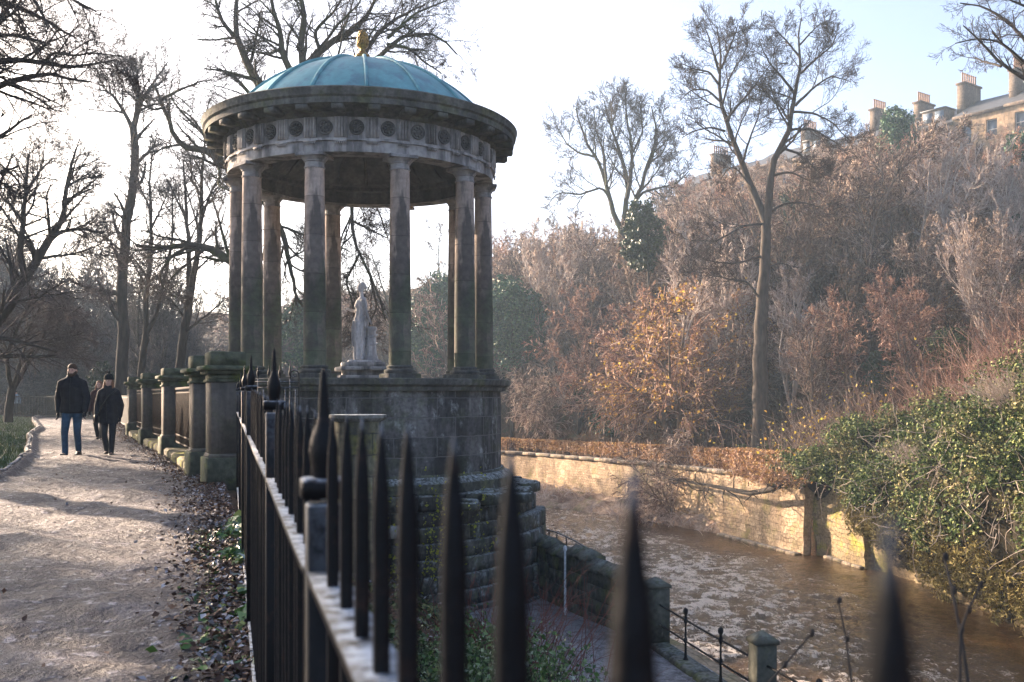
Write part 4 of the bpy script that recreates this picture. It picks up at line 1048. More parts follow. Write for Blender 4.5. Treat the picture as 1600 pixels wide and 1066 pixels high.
    if hat:
        sphere_sc(c, X3((0, .008, hz_ + .06)), .094 * s, .108 * s, .10 * s, 14); C_(c, (0, -.0, hz_ + .035), (0, -.0, hz_ + .04), .09, .09, 16)
        c2 = MB(); c2.lathe([(.094, -.012), (.103, -.01), (.104, .035), (.096, .04)], (0, .005 * s, (hz_ + .03) * s), 20, sy=1.1)
        cut = [p for p in c.v]
        # hat crown only above the brow
        V = np.concatenate(c.v); 
        c = MB(); c.lathe([(.100 * s, 0), (.102 * s, .04 * s), (.095 * s, .08 * s), (.07 * s, .12 * s), (.03 * s, .145 * s), (.002, .15 * s)], (0, .006 * s, (hz_ + .035) * s), 22, sy=1.08)
        sphere_sc(c, X3((0, .006, hz_ + .20)), .035 * s, .035 * s, .033 * s, 8); obj('hat', c, HAT, t_, smooth=True, local=True)
        c = MB()
    if hair == 'short':
        sphere_sc(c, X3((0, .012, hz_ + .055)), .087 * s, .104 * s, .086 * s, 14); sphere_sc(c, X3((0, .045, hz_ - .005)), .085 * s, .070 * s, .09 * s, 12)
        obj('hair', remeshed('hair', c, .008 * s, 1), hairmat, t_, local=True)
    else:
        if not hat: sphere_sc(c, X3((0, .018, hz_ + .045)), .09 * s, .10 * s, .092 * s, 14)
        for sd in (-1, 1):
            C_(c, (sd * .075, .0, hz_ + .02), (sd * .088, -.01, hz_ - .10), .028, .036); C_(c, (sd * .088, -.01, hz_ - .10), (sd * .10, -.055, hz_ - .26), .036, .028)
        C_(c, (0, .07, hz_), (0, .085, hz_ - .2), .075, .065)
        obj('hair', remeshed('hair', c, .009 * s, 1), hairmat, t_, local=True)
    if beard:
        c = MB(); sphere_sc(c, X3((0, -.05, hz_ - .085)), .062 * s, .062 * s, .045 * s, 10); C_(c, (-.07, -.02, hz_ - .02), (-.04, -.07, hz_ - .08), .02, .03); C_(c, (.07, -.02, hz_ - .02), (.04, -.07, hz_ - .08), .02, .03); obj('beard', remeshed('beard', c, .008 * s, 1), hairmat, t_, local=True)
    c = MB()
    for sd in (-1, 1): sphere_sc(c, X3((sd * .03, -.087, hz_ + .012)), .011 * s, .008 * s, .007 * s, 6)
    obj('eyes', c, BOOT, t_, local=True)
    return t_
person(((113 - 800) / F * 19.5, 19.5, .03), .12, 1.82, 'bearded man in a black padded jacket and blue jeans walking towards the viewer', BLACKC, JEAN, .15, 'm', 'short', HAIRB, beard=True, mirror=-1, bulk=1.03, coatlen=.50)
wm = person(((170 - 800) / F * 19.75, 19.75, .03), .05, 1.60, 'woman in a black bobble hat and dark coat walking beside the bearded man', DARKC, DTR, .10, 'f', 'long', HAIRL, hat=True, coatlen=.62, mirror=1)
m = MB(); m.tube([(.17, -.05, 1.33), (.05, -.15, 1.2), (-.08, -.165, 1.0), (-.16, -.13, .82)], .014, 5); m.box((-.2, -.09, .76), (.07, .2, .17), .1, bev=.02)
bag = obj('shoulder_bag', m, BOOT, None); me = bag.data; bag.location = wm.location; bag.rotation_euler = wm.rotation_euler; tag(bag, 'small dark shoulder bag with cross strap worn by the woman in the bobble hat', 'bag')
person(((155 - 800) / F * 26.5, 26.5, .03), .1, 1.60, 'red haired walker half hidden behind the woman in the bobble hat', plain_mat('dark plum coat', (.05, .02, .022), .8, 0, 14, .3, .3, .2), DTR, .12, 'f', 'long', HAIRL, coatlen=.55)
person(((25 - 800) / F * 60, 60, .0), .2, 1.5, 'tiny far walker in a pale blue jacket where the path bends left', PALE, DTR, .14, 'm', 'short', HAIRB, coatlen=.44)
# ================================================================== VEGETATION
def nrmz(v): return v / (np.linalg.norm(v, axis=-1, keepdims=True) + 1e-9)
def resample(pts, K):
    pts = np.asarray(pts, float); d = np.linalg.norm(np.diff(pts, axis=0), axis=1); L = np.concatenate([[0], np.cumsum(d)]); q = np.linspace(0, L[-1], K)
    o = np.stack([np.interp(q, L, pts[:, i]) for i in range(3)], 1)
    s = o.copy(); s[1:-1] = (o[:-2] + 2 * o[1:-1] + o[2:]) / 4; return s
def plen(P_): return np.linalg.norm(np.diff(P_, axis=1), axis=2).sum(1)
def kids(P_, Rr, k, t0, t1, lr, lmax, ang, K, wig, trop, g, rs=.62, rtip=.35, rmin=.004, tdec=.5):
    N, KK, _ = P_.shape
    t = t0 + (t1 - t0) * (np.arange(k)[None] + g.random((N, k))) / k
    f = t * (KK - 1) * .999; i0 = f.astype(int); fr = (f - i0)[..., None]; n = np.arange(N)[:, None]
    pos = P_[n, i0] * (1 - fr) + P_[n, i0 + 1] * fr; rad = (Rr[n, i0] * (1 - fr[..., 0]) + Rr[n, i0 + 1] * fr[..., 0]) * rs
    d = nrmz(P_[n, i0 + 1] - P_[n, i0]); pr = nrmz(np.cross(d, g.normal(size=d.shape))); a = (ang * (1 + .25 * g.normal(size=t.shape)))[..., None]
    nd = (d * np.cos(a) + pr * np.sin(a)).reshape(-1, 3)
    L = (np.minimum(plen(P_)[:, None] * lr, lmax) * (1 - tdec * t) * (.6 + .7 * g.random(t.shape))).ravel()
    pos = pos.reshape(-1, 3); rad = np.maximum(rad.ravel(), rmin)
    out = [pos]; d = nrmz(nd)
    for q in range(K - 1):
        d = nrmz(d + wig * g.normal(size=d.shape) + np.array([0, 0, trop])); out.append(out[-1] + d * (L / (K - 1))[:, None])
    P2 = np.stack(out, 1); w = np.linspace(0, 1, K)[None]
    R2 = np.maximum(rad[:, None] * (1 - (1 - rtip) * w), rmin)
    return P2, R2
def leafs(m, P_, nrm, size, g, asp=.6):
    N = len(P_); t = nrmz(np.cross(nrm, g.normal(size=(N, 3)))); b = np.cross(nrmz(nrm), t); s = (size * (.4 + 1.15 * g.random(N)))[:, None]
    u = nrmz(nrm) * s * .16; V = np.stack([P_ - t * s * .5, P_ + b * s * asp * .5 + u, P_ + t * s * .5 + u * .4, P_ - b * s * asp * .5 + u], 1).reshape(-1, 3)
    o = np.arange(N)[:, None] * 4; i = np.concatenate([o + np.array([[0, 1, 2]]), o + np.array([[0, 2, 3]])]); m.add(V, i)
BARKD = bark_mat('dark wet bark', (.035, .03, .028), (.075, .065, .055))  # darkest of the bark tones
BARKM = bark_mat('mossy bark', (.04, .035, .03), (.08, .07, .055), (.075, .10, .03))
BARKB = bark_mat('sunlit brown bark', (.12, .09, .07), (.20, .15, .115))
BARKP = bark_mat('pale birch bark', (.34, .28, .24), (.50, .43, .37))
TWD = isl_mat('dark twigs', [(0, (.035, .028, .027)), (1, (.08, .06, .055))], .9, .15)
TWS = isl_mat('slate brown twigs', [(0, (.045, .04, .04)), (1, (.14, .12, .12))], .9, .15)  # twig colour paled to carry the mist over the left trees
TWM = isl_mat('misty grey twigs', [(0, (.06, .06, .065)), (1, (.19, .18, .18))], .9, .15)  # greys lightened so the colour holds the mist of the left wood
BARKG = bark_mat('grey green bark', (.07, .07, .065), (.13, .125, .115))
TWB = isl_mat('brown twigs', [(0, (.05, .035, .03)), (.45, (.22, .15, .12)), (.8, (.40, .31, .25)), (1, (.60, .50, .42))], .85, .2)
TWR = isl_mat('russet twigs', [(0, (.07, .035, .025)), (.45, (.28, .15, .11)), (.8, (.46, .29, .21)), (1, (.62, .46, .36))], .85, .2)
TWP = isl_mat('pale twigs', [(0, (.28, .21, .18)), (.6, (.50, .41, .36)), (1, (.66, .58, .52))], .85, .2)

def finish_tree(name, label, loc, trunk, crown, bark, twig, group=None, extra=None):
    t_ = thing(name, label, 'tree' if 'shrub' not in name and 'bush' not in name else 'shrub', loc, group)
    obj('trunk', trunk, bark, t_, smooth=True); obj('crown', crown, twig, t_)
    for n_, m_, mt in (extra or []): obj(n_, m_, mt, t_)
    return t_
def hero(name, label, Yd, limbs, seed, bark, twig, lv=None, rmin=None, depth=1.5, k=(8, 7, 6, 3), lmax=(3.2, 1.5, .7, .3), trop=(.05, .04, .03, .02), ang=.8, loc=None, group=None, leaves=None, base=None, t0=.25):
    """limbs: (pixel polyline, start radius, end radius, depth shift at the tip)"""
    g = np.random.default_rng(seed); rmin = rmin or Yd * .00013; K = 14
    A = []; Rr = []; tr = MB(); cr = MB()
    for li in limbs:
        px_, r0, r1 = li[:3]; dz = li[3] if len(li) > 3 else g.normal() * depth
        q = np.array(px_, float); w = np.linspace(0, 1, len(q)); pts = np.array([P(a, b, Yd + dz * ww + (li[4] if len(li) > 4 else 0)) for (a, b), ww in zip(q, w)])
        p = resample(pts, K); L_ = np.linalg.norm(p[-1] - p[0]); p[1:-1] += g.normal(size=(K - 2, 3)) * L_ * .003
        A.append(p); Rr.append(np.linspace(r0, r1, K) ** 1.0)
    A = np.array(A); Rr = np.array(Rr)
    tr.tubes(A, Rr, 9)
    keep = np.array([not (len(li) > 5 and li[5]) for li in limbs])
    P_, R_ = A[keep], Rr[keep]; L = []
    for i in range(4):
        P_, R_ = kids(P_, R_, k[i], t0 if i == 0 else .12, 1.0, .66, lmax[i], ang * (1 if i < 2 else .9), (9, 7, 5, 3)[i], (.10, .08, .08, .09)[i], trop[i], g, rmin=rmin, rs=.5)
        (tr if i == 0 else cr).tubes(P_, R_, (5, 4, 3, 3)[i]); L.append(P_)
    ex_ = []
    if leaves:
        n_, size, mt = leaves; src = L[3].reshape(-1, 3); q = src[g.integers(0, len(src), n_)] + g.normal(size=(n_, 3)) * .05; m = MB(); leafs(m, q, g.normal(size=(n_, 3)), size, g, .8); ex_ = [('leaves', m, mt)]
    return finish_tree(name, label, base if base is not None else A[0][0], tr, cr, bark, twig, group, ex_)

# ---- the tall forked tree on the far bank
trunkR = [((1187, 702), (1188, 640), (1188, 554), (1190, 500), (1192, 447), (1195, 400), (1197, 345))]
L_ = [(trunkR[0], .52, .27, 0, 0, True),
      (((1197, 350), (1192, 337), (1175, 294), (1160, 256), (1145, 219), (1133, 189), (1124, 152), (1123, 125), (1129, 101), (1124, 60), (1120, 42)), .24, .03, 1.5),
      (((1197, 350), (1199, 337), (1203, 297), (1206, 256), (1219, 229), (1236, 202), (1242, 145), (1251, 118), (1249, 78), (1250, 45), (1252, 28)), .25, .03, -1),
      (((1133, 205), (1112, 199), (1085, 204), (1065, 216)), .07, .02), (((1127, 160), (1105, 140), (1080, 140), (1062, 158)), .08, .02), (((1123, 132), (1108, 112), (1085, 108), (1066, 100)), .08, .02),
      (((1124, 115), (1114, 80), (1105, 50), (1100, 42)), .08, .02), (((1127, 108), (1140, 75), (1150, 50), (1153, 36)), .08, .02), (((1134, 190), (1150, 168), (1175, 140), (1195, 112), (1205, 100)), .09, .02),
      (((1128, 170), (1140, 120), (1160, 90), (1172, 60)), .07, .02), (((1160, 255), (1172, 215), (1186, 180), (1190, 150)), .08, .02), (((1148, 222), (1158, 190), (1170, 170), (1172, 150)), .06, .02),
      (((1242, 148), (1225, 124), (1200, 96), (1185, 60)), .09, .02), (((1243, 165), (1268, 140), (1298, 118), (1330, 128)), .09, .02), (((1251, 115), (1275, 92), (1300, 72), (1308, 52)), .08, .02),
      (((1250, 90), (1230, 65), (1215, 50), (1208, 40)), .07, .02), (((1250, 70), (1268, 50), (1280, 38), (1296, 32)), .06, .02),
      (((1237, 195), (1218, 165), (1195, 142), (1180, 130)), .08, .02), (((1240, 175), (1268, 176), (1300, 190), (1322, 215)), .08, .02), (((1236, 203), (1270, 202), (1305, 222), (1325, 242)), .08, .02),
      (((1220, 230), (1248, 240), (1272, 262), (1290, 280)), .09, .02), (((1206, 275), (1235, 268), (1262, 282), (1285, 290)), .08, .02), (((1204, 330), (1226, 318), (1258, 316), (1290, 328)), .08, .02),
      (((1175, 294), (1150, 262), (1138, 262), (1120, 290)), .06, .02), (((1194, 350), (1160, 352), (1120, 378), (1080, 376)), .08, .02, -2), (((1190, 400), (1150, 412), (1112, 410), (1090, 400)), .07, .02, -2),
      (((1189, 470), (1168, 440), (1140, 436), (1108, 430)), .08, .02, -2), (((1192, 420), (1220, 410), (1250, 420), (1270, 400)), .06, .02, 2)]
xR = P(1187, 702, 58); 
hero('bare_tree', 'tall leafless forked tree with broad twiggy crown standing alone on the far bank', 58, L_, 21, bark_mat('brown furrowed bark', (.045, .036, .03), (.10, .08, .065)), TWD, k=(9, 8, 5, 3), lmax=(3.0, 1.6, .9, .42), trop=(.06, .08, .06, .04), base=(xR[0], 58, height(xR[0], 58)))
# ---- vase shaped tree in the middle distance
V_ = [(((972, 600), (972, 500), (972, 420), (972, 360)), .45, .38, 0, 0, True), (((972, 362), (957, 330), (950, 298), (932, 245), (914, 220), (903, 184), (900, 170)), .26, .05), (((972, 362), (978, 334), (981, 298), (975, 255), (964, 227), (950, 184), (944, 158)), .28, .05),
      (((980, 310), (985, 284), (989, 238), (980, 191), (977, 150)), .2, .05), (((974, 360), (986, 330), (1000, 298), (1014, 255), (1028, 209), (1018, 166)), .25, .05), (((957, 320), (942, 291), (907, 305), (871, 300), (858, 318)), .14, .04), (((990, 320), (1004, 300), (1028, 294), (1057, 288), (1076, 268)), .14, .04),
      (((932, 245), (905, 240), (885, 225), (875, 205)), .12, .04), (((948, 290), (944, 240), (930, 200), (928, 168)), .13, .04), (((1014, 255), (1035, 240), (1045, 215)), .1, .03), (((989, 238), (1005, 205), (1000, 165)), .1, .03), (((964, 227), (955, 200), (965, 165), (963, 148)), .1, .03), (((1000, 300), (1018, 280), (1040, 250)), .1, .03)]
hero('bare_tree', 'vase shaped leafless tree with rounded crown against the sky, right of the temple', 88, V_, 33, BARKM, TWD, k=(9, 8, 6, 3), lmax=(3.6, 2.1, 1.2, .6), trop=(.09, .08, .05, .03), depth=2.5)
# ---- big tree behind the temple
T_ = [(((392, 640), (393, 500), (392, 400), (393, 300), (397, 225)), .48, .36, 0, 0, True),
      (((397, 240), (410, 180), (412, 142), (399, 118), (383, 94), (374, 69), (364, 52), (368, 21), (371, -30)), .24, .06), (((366, 56), (349, 38), (338, 8), (330, -30)), .09, .03),
      (((397, 240), (430, 190), (470, 130), (478, 104), (470, 83), (470, 45), (477, 24), (466, -20)), .24, .07), (((465, 125), (446, 97), (439, 76), (440, 55), (428, 21), (420, -20)), .14, .05),
      (((478, 104), (505, 76), (522, 62), (545, 54), (570, 31), (584, 7), (590, -20)), .16, .04), (((440, 180), (520, 130), (595, 92), (605, 69), (633, 52), (668, 48), (699, 62), (714, 85)), .16, .03), (((560, 105), (577, 69), (602, 41), (630, 22), (664, 8)), .12, .03),
      (((439, 76), (420, 85), (400, 80), (385, 88)), .06, .02), (((500, 80), (490, 50), (520, 20), (540, -10)), .08, .03), (((605, 69), (640, 75), (660, 95), (690, 115)), .07, .02), (((605, 60), (650, 20), (700, 0)), .07, .02),
      (((394, 300), (356, 259), (335, 240), (319, 229), (289, 235), (270, 210), (255, 161), (242, 135)), .19, .05), (((257, 168), (240, 172), (225, 165), (205, 150)), .05, .02), (((253, 155), (278, 142), (308, 129), (335, 125)), .06, .02), (((330, 238), (345, 270), (340, 290), (358, 298)), .07, .03),
      (((394, 430), (356, 405), (338, 396), (319, 383), (271, 386), (235, 388), (214, 384)), .19, .07), (((290, 388), (265, 402), (249, 431), (255, 453), (275, 465)), .07, .02),
      (((400, 300), (425, 330), (441, 363), (450, 392), (452, 418), (462, 447), (459, 465), (474, 480)), .15, .04), (((450, 405), (470, 395), (490, 380)), .04, .02),
      (((470, 130), (520, 200), (545, 280), (550, 316), (551, 342), (548, 377), (561, 395), (575, 421), (590, 453), (602, 500)), .12, .03), (((550, 345), (580, 360), (605, 372)), .05, .02), (((540, 250), (570, 290), (590, 325), (606, 372)), .07, .02), (((562, 396), (540, 440), (560, 500)), .05, .02), (((575, 420), (590, 480), (560, 540)), .05, .02), (((551, 330), (530, 380), (520, 450)), .04, .02)]
hero('bare_tree', 'large spreading leafless tree behind the temple, its branches rising above the dome', 37, T_, 44, BARKM, TWD, k=(11, 8, 6, 3), lmax=(2.6, 1.3, .65, .3), trop=(-.01, -.01, 0, 0), depth=1.6, base=(*P(392, 640, 37)[:2], float(height(P(392, 640, 37)[0], 37))), t0=.12)
# ---- left woodland
hero('bare_tree', 'straight leafless tree left of the temple with a knotted trunk and ragged upper crown', 46, [(((186, 665), (188, 587), (191, 523), (191, 459), (191, 421), (198, 383), (198, 348), (207, 300), (210, 244), (208, 199)), .30, .17, 0, 0), (((208, 200), (214, 180), (216, 143), (214, 113), (210, 90)), .15, .03), (((208, 205), (199, 184), (185, 160), (169, 143), (155, 140)), .12, .03), (((212, 185), (225, 150), (240, 128), (262, 97)), .1, .03), (((213, 256), (225, 244), (238, 232), (245, 215)), .09, .03), (((200, 350), (180, 330), (160, 335)), .06, .02), (((216, 150), (200, 120), (190, 100)), .07, .02), (((214, 175), (235, 165), (255, 160)), .07, .02), (((193, 395), (165, 372), (140, 360)), .06, .02)], 55, BARKD, TWS, k=(13, 7, 5, 3), lmax=(2.6, 1.3, .7, .35), base=(*P(186, 665, 46)[:2], float(height(P(186, 665, 46)[0], 46))), t0=.3)
hero('bare_tree', 'slender twin stemmed leafless tree behind the third stone pier', 44, [(((218, 650), (220, 587), (223, 555), (228, 523)), .17, .15, 0, 0, True), (((228, 523), (226, 478), (231, 440), (236, 396), (236, 357), (236, 319), (234, 280), (238, 240)), .13, .03), (((229, 520), (246, 488), (255, 443), (265, 400), (271, 364), (268, 330), (270, 300)), .11, .03), (((236, 357), (250, 330), (262, 300)), .06, .02), (((231, 440), (215, 410), (205, 400)), .05, .02), (((236, 330), (222, 300), (212, 270)), .05, .02)], 56, BARKD, TWS, k=(12, 7, 5, 2), lmax=(2.6, 1.3, .7, .35), base=(*P(218, 650, 44)[:2], float(height(P(218, 650, 44)[0], 44))))
hero('bare_tree', 'leaning leafless tree with forked trunk rising behind the two nearest stone piers', 42, [(((273, 650), (281, 571), (287, 523), (295, 472)), .22, .17, 0, 0, True), (((295, 472), (303, 427), (311, 386), (316, 332), (314, 281), (320, 240), (318, 200)), .15, .03), (((296, 466), (295, 405), (292, 341), (289, 300), (286, 250)), .13, .03), (((315, 340), (330, 300), (345, 270)), .07, .02), (((303, 427), (330, 400), (352, 385)), .05, .02), (((288, 520), (320, 495), (350, 470)), .06, .02), (((290, 500), (270, 470), (250, 465)), .05, .02), (((316, 310), (300, 280), (296, 240)), .06, .02), (((292, 345), (275, 310), (262, 280)), .06, .02)], 57, BARKD, TWS, k=(12, 7, 5, 2), lmax=(2.7, 1.3, .7, .35), base=(*P(273, 650, 42)[:2], float(height(P(273, 650, 42)[0], 42))))
hero('bare_tree', 'small many stemmed leafless tree beside the far bend of the path', 38, [(((13, 660), (14, 640), (19, 606)), .17, .14, 0, 0, True), (((19, 608), (10, 580), (14, 542), (38, 491), (55, 460)), .09, .03), (((21, 605), (30, 575), (38, 545), (48, 504), (64, 478)), .09, .03), (((22, 605), (41, 571), (67, 530), (96, 498), (125, 480)), .1, .03), (((38, 560), (60, 540), (100, 530), (130, 520)), .05, .02), (((15, 560), (0, 520), (-20, 490)), .05, .02), (((67, 530), (80, 490), (85, 460)), .05, .02)], 58, BARKD, TWS, k=(12, 9, 6, 3), lmax=(2.6, 1.3, .7, .35), trop=(-.03, -.04, -.03, 0), base=(*P(13, 660, 38)[:2], 0.0))
hero('bare_tree', 'thick leaning leafless tree at the left edge with a long diagonal trunk', 33, [(((-75, 690), (-60, 600), (-30, 540), (0, 491), (19, 472), (42, 434), (57, 405), (80, 373), (92, 350)), .24, .12, 0, 0), (((92, 352), (99, 341), (102, 310), (108, 270), (120, 230)), .1, .03), (((80, 373), (96, 362), (128, 357), (160, 365)), .08, .03), (((42, 434), (30, 400), (36, 350), (40, 290), (45, 240)), .12, .03), (((0, 491), (-20, 430), (-15, 350), (0, 290), (20, 240)), .14, .03), (((57, 405), (90, 400), (125, 395), (160, 380)), .06, .02), (((36, 350), (15, 320), (-5, 300)), .06, .02), (((100, 320), (125, 300), (150, 280)), .06, .02), (((42, 300), (60, 270), (80, 250)), .06, .02), (((20, 472), (60, 465), (100, 440)), .06, .02)], 59, BARKD, TWS, k=(13, 8, 5, 3), lmax=(3.0, 1.5, .75, .35), trop=(0, -.01, 0, 0), base=(*P(-75, 690, 33)[:2], 0.0))
lj = [(((-330, 690), (-325, 500), (-315, 300), (-300, 100)), .34, .26, 0, 0, True), (((-300, 100), (-310, -50), (-290, -200)), .2, .1), (((-312, 230), (-150, 180), (-60, 150), (0, 139), (30, 124), (71, 105), (98, 120), (113, 131), (141, 128)), .14, .015), (((-300, 110), (-150, 105), (-60, 98), (0, 98), (38, 92), (68, 96), (90, 109), (128, 107), (158, 101), (180, 94)), .12, .012),
      (((-300, 100), (-150, 30), (-40, 0), (20, 5), (60, 20), (95, 50), (120, 60)), .12, .015), (((-310, 160), (-150, 120), (-40, 60), (30, 50), (80, 70)), .1, .015), (((-300, 60), (-120, -40), (0, -60), (80, -20), (150, 18)), .11, .015), (((-314, 260), (-150, 250), (-40, 240), (20, 200), (50, 180)), .1, .015), (((-312, 300), (-150, 300), (-50, 300), (0, 268), (30, 260)), .09, .015), (((-40, 60), (0, 30), (40, -20)), .05, .015), (((68, 95), (85, 82), (120, 88), (150, 80)), .03, .01), (((-300, 20), (-100, -60), (20, -40), (60, 10), (75, 45)), .08, .015)]
hero('bare_tree', 'nearest leafless tree whose dark branches reach in at the top left corner', 16.5, lj, 60, BARKD, TWD, k=(14, 8, 6, 3), lmax=(1.8, .9, .45, .2), trop=(-.02, -.03, -.02, 0), depth=1.2, base=(*P(-330, 690, 16.5)[:2], 0.0), t0=.3)
lk = [(((1790, 900), (1785, 600), (1775, 350), (1760, 230)), .36, .28, 0, 0, True), (((1762, 240), (1700, 170), (1650, 140), (1600, 123), (1584, 118), (1564, 104), (1550, 84), (1525, 60), (1505, 40)), .14, .02), (((1765, 260), (1690, 150), (1640, 120), (1600, 99), (1586, 87), (1572, 72), (1550, 50)), .12, .02), (((1640, 120), (1600, 60), (1570, 30), (1540, 10), (1500, 5)), .08, .02), (((1760, 230), (1690, 80), (1650, 20), (1610, -20)), .12, .03), (((1650, 20), (1600, 10), (1560, -10)), .06, .02), (((1600, 100), (1565, 66), (1530, 60), (1492, 68)), .05, .015), (((1564, 104), (1545, 98), (1525, 92), (1512, 90)), .04, .012)]
hero('bare_tree', 'leafless branches of a tree reaching in at the top right corner over the roofs', 31, lk, 61, BARKD, TWD, k=(9, 6, 4, 2), lmax=(1.3, .8, .4, .2), trop=(.02, .02, .0, 0), depth=1.2, base=(*P(1790, 900, 31)[:2], float(height(P(1790, 900, 31)[0], 31))), t0=.3)

# ---- reusable leafless trees
def variant(name, seed, H, stems, spread, k, lmax, trop, bark, twig, rmin, label, group, r0=.12, ang=.7, t0=.15, lean=.2, leaves=None, wig=.13):
    g = np.random.default_rng(seed); a = g.random(stems) * 2 * PI + np.arange(stems) * 2 * PI / stems
    s0 = np.zeros((stems, 3)); d = nrmz(np.stack([np.cos(a) * spread, np.sin(a) * spread, np.ones(stems)], 1)); out = [s0]; K = 12; L = H * (.75 + .25 * g.random(stems))
    for q in range(K - 1): d = nrmz(d + g.normal(size=d.shape) * wig * .6 + np.array([0, 0, .05])); out.append(out[-1] + d * (L / (K - 1))[:, None])
    P_ = np.stack(out, 1); R_ = (r0 * (1 - .85 * np.linspace(0, 1, K)))[None].repeat(stems, 0); tr = MB(); cr = MB(); tr.tubes(P_, R_, 6); LL = []
    for i in range(len(k)):
        P_, R_ = kids(P_, R_, k[i], t0 if i == 0 else .1, 1., .6, lmax[i], ang, (8, 6, 4, 3)[i], wig * 1.2, trop[i], g, rmin=rmin, rs=.55); (tr if i == 0 else cr).tubes(P_, R_, (4, 3, 3, 3)[i]); LL.append(P_)
    ex_ = []
    if leaves:
        n_, size, mt, top = leaves; src = LL[-1].reshape(-1, 3); src = src[src[:, 2] > top * H]; q = src[g.integers(0, len(src), n_)]; q = q + g.normal(size=q.shape) * .06; m = MB(); leafs(m, q, g.normal(size=q.shape), size, g, .8); ex_ = [('leaves', m, mt)]
    return finish_tree(name, label, (0, 0, 0), tr, cr, bark, twig, group, ex_)
GY = 'leafless trees crowding the far hillside'
hillv = [variant('bare_tree', 71, 8, 3, .35, (10, 8, 5, 3), (3.2, 1.8, 1.2, .8), (.05, .04, .03, .02), BARKB, TWB, .015, 'brown leafless tree crowded among others on the far sunlit hillside', GY, .13),
         variant('bare_tree', 72, 9, 3, .2, (12, 8, 5, 3), (3.0, 1.7, 1.1, .75), (.08, .06, .05, .03), BARKB, TWB, .015, '', GY, .15, ang=.6),
         variant('bare_tree', 73, 7, 4, .5, (9, 8, 5, 3), (2.6, 1.6, 1.1, .7), (.0, -.02, -.02, -.02), BARKB, TWR, .015, '', GY, .11),
         variant('bare_tree', 74, 8.5, 5, .28, (9, 7, 5, 3), (2.5, 1.4, .8, .5), (.1, .09, .06, .04), BARKP, TWP, .014, '', GY, .09, ang=.5),
         variant('bare_tree', 75, 6, 6, .45, (9, 8, 5, 4), (2.4, 1.4, .8, .5), (-.02, -.05, -.05, -.03), BARKB, TWR, .010, '', GY, .07)]
LAB = 'brown leafless tree crowded among others on the far sunlit hillside'
g = np.random.default_rng(5); first = {}
def place_v(v, x, y, rz, s, label=None, z=None):
    z = float(height(x, y)) - .15 if z is None else z
    if v.name not in first:
        first[v.name] = 1; v.location = (x, y, z); v.rotation_euler = (0, 0, rz); v.scale = (s,) * 3
        if label: v['label'] = label
        return v
    return dup(v, (x, y, z), rz, label or LAB, s)
for v in hillv: v['label'] = LAB
cnt = 0; pts = []
tries = 0
while cnt < 135 and tries < 9000:
    tries += 1
    y = 44 + 76 * g.random() ** .9; s_ = 3.0 + 44 * g.random(); sl = float(np.interp(y, [0, 45, 60, 77, 110, 400], [.98, .96, .93, .82, .72, .75])); x = float(rx(y)) + s_ / sl
    px_ = 800 + x / y * F
    if px_ > 1720 or px_ < 790: continue
    if s_ < 9 and 1040 < px_ < 1260 and y < 62: continue
    if s_ < 15 and 1070 < px_ < 1400 and y < 78 and g.random() < .85: continue
    if px_ < 868 and y < 92: continue
    if y < 52 and s_ < 7: continue
    ppy = HZ - (float(height(x, y)) + 4 - EYE) / y * F
    top_ = EYE + (HZ - np.interp(px_, [780, 850, 900, 1000, 1050, 1100, 1250, 1300, 1400, 1500, 1600, 1720], [330, 332, 325, 330, 290, 265, 235, 218, 200, 192, 225, 228])) / F * y - float(height(x, y))
    if s_ > 36 and px_ > 1050: top_ = min(top_, 9)
    top_ *= .8 + .42 * g.random()
    if top_ < 2.5: continue
    if any((x - a) ** 2 + (y - b) ** 2 < 10.5 for a, b in pts): continue
    pts.append((x, y)); r_ = g.random()
    i = int(g.choice(5, p=[.30, .22, .2, .15, .13]))
    sc = (.55 + .45 * g.random()) * (1.0 if s_ < 26 else .8) * (.75 if px_ > 1250 and s_ > 22 else 1)
    if s_ < 8: sc *= .8
    hv = (8, 9, 7, 8.5, 6)[i] * 1.0
    sc = min(max(sc, top_ * (.85 if s_ > 18 or y > 66 else .5) / hv), 1.75, top_ / hv)
    place_v(hillv[i], x, y, g.random() * 6.28, sc); cnt += 1
print('hill trees', cnt)
# individually recognisable ones on the hill
def at(px_, Y_): x = (px_ - 800) / F * Y_; return x, Y_
birch = variant('pale_tree', 81, 9.5, 7, .30, (10, 6, 4), (2.6, 1.2, .7), (.12, .1, .06), BARKP, TWP, .014, 'pale sunlit leafless tree with many upright stems below the terrace roofs', None, .075, ang=.45)
x, y = at(1512, 70); place_v(birch, x, y, 0, 1.15, 'pale sunlit leafless tree with many upright stems below the terrace roofs')
x, y = at(1545, 52); place_v(birch, x, y, 2, .8, 'slender pale leafless tree rising above the russet shrubs near the right edge')
x, y = at(1275, 55); place_v(hillv[1], x, y, 4, .85, 'thin pale stemmed tree right of the tall forked tree')
YEL = isl_mat('yellow autumn leaves', [(0, (.45, .24, .04)), (.6, (.62, .42, .08)), (1, (.5, .5, .1))], .6, .3, .35)
ORY = isl_mat('orange brown and yellow leaves', [(0, (.16, .08, .04)), (.6, (.32, .18, .085)), (.88, (.44, .28, .10)), (1, (.58, .42, .12))], .6, .3, .3)
weep = variant('weeping_tree', 82, 7.5, 5, .55, (11, 9, 6), (3.4, 2.2, 1.2), (-.05, -.12, -.14), BARKB, TWR, .015, 'drooping russet tree dotted with yellow leaves above the brown hedge', None, .12, leaves=(6500, .11, ORY, .1))
x, y = at(1055, 66); place_v(weep, x, y, 1, 1.6, 'drooping russet tree dotted with yellow leaves above the brown hedge')
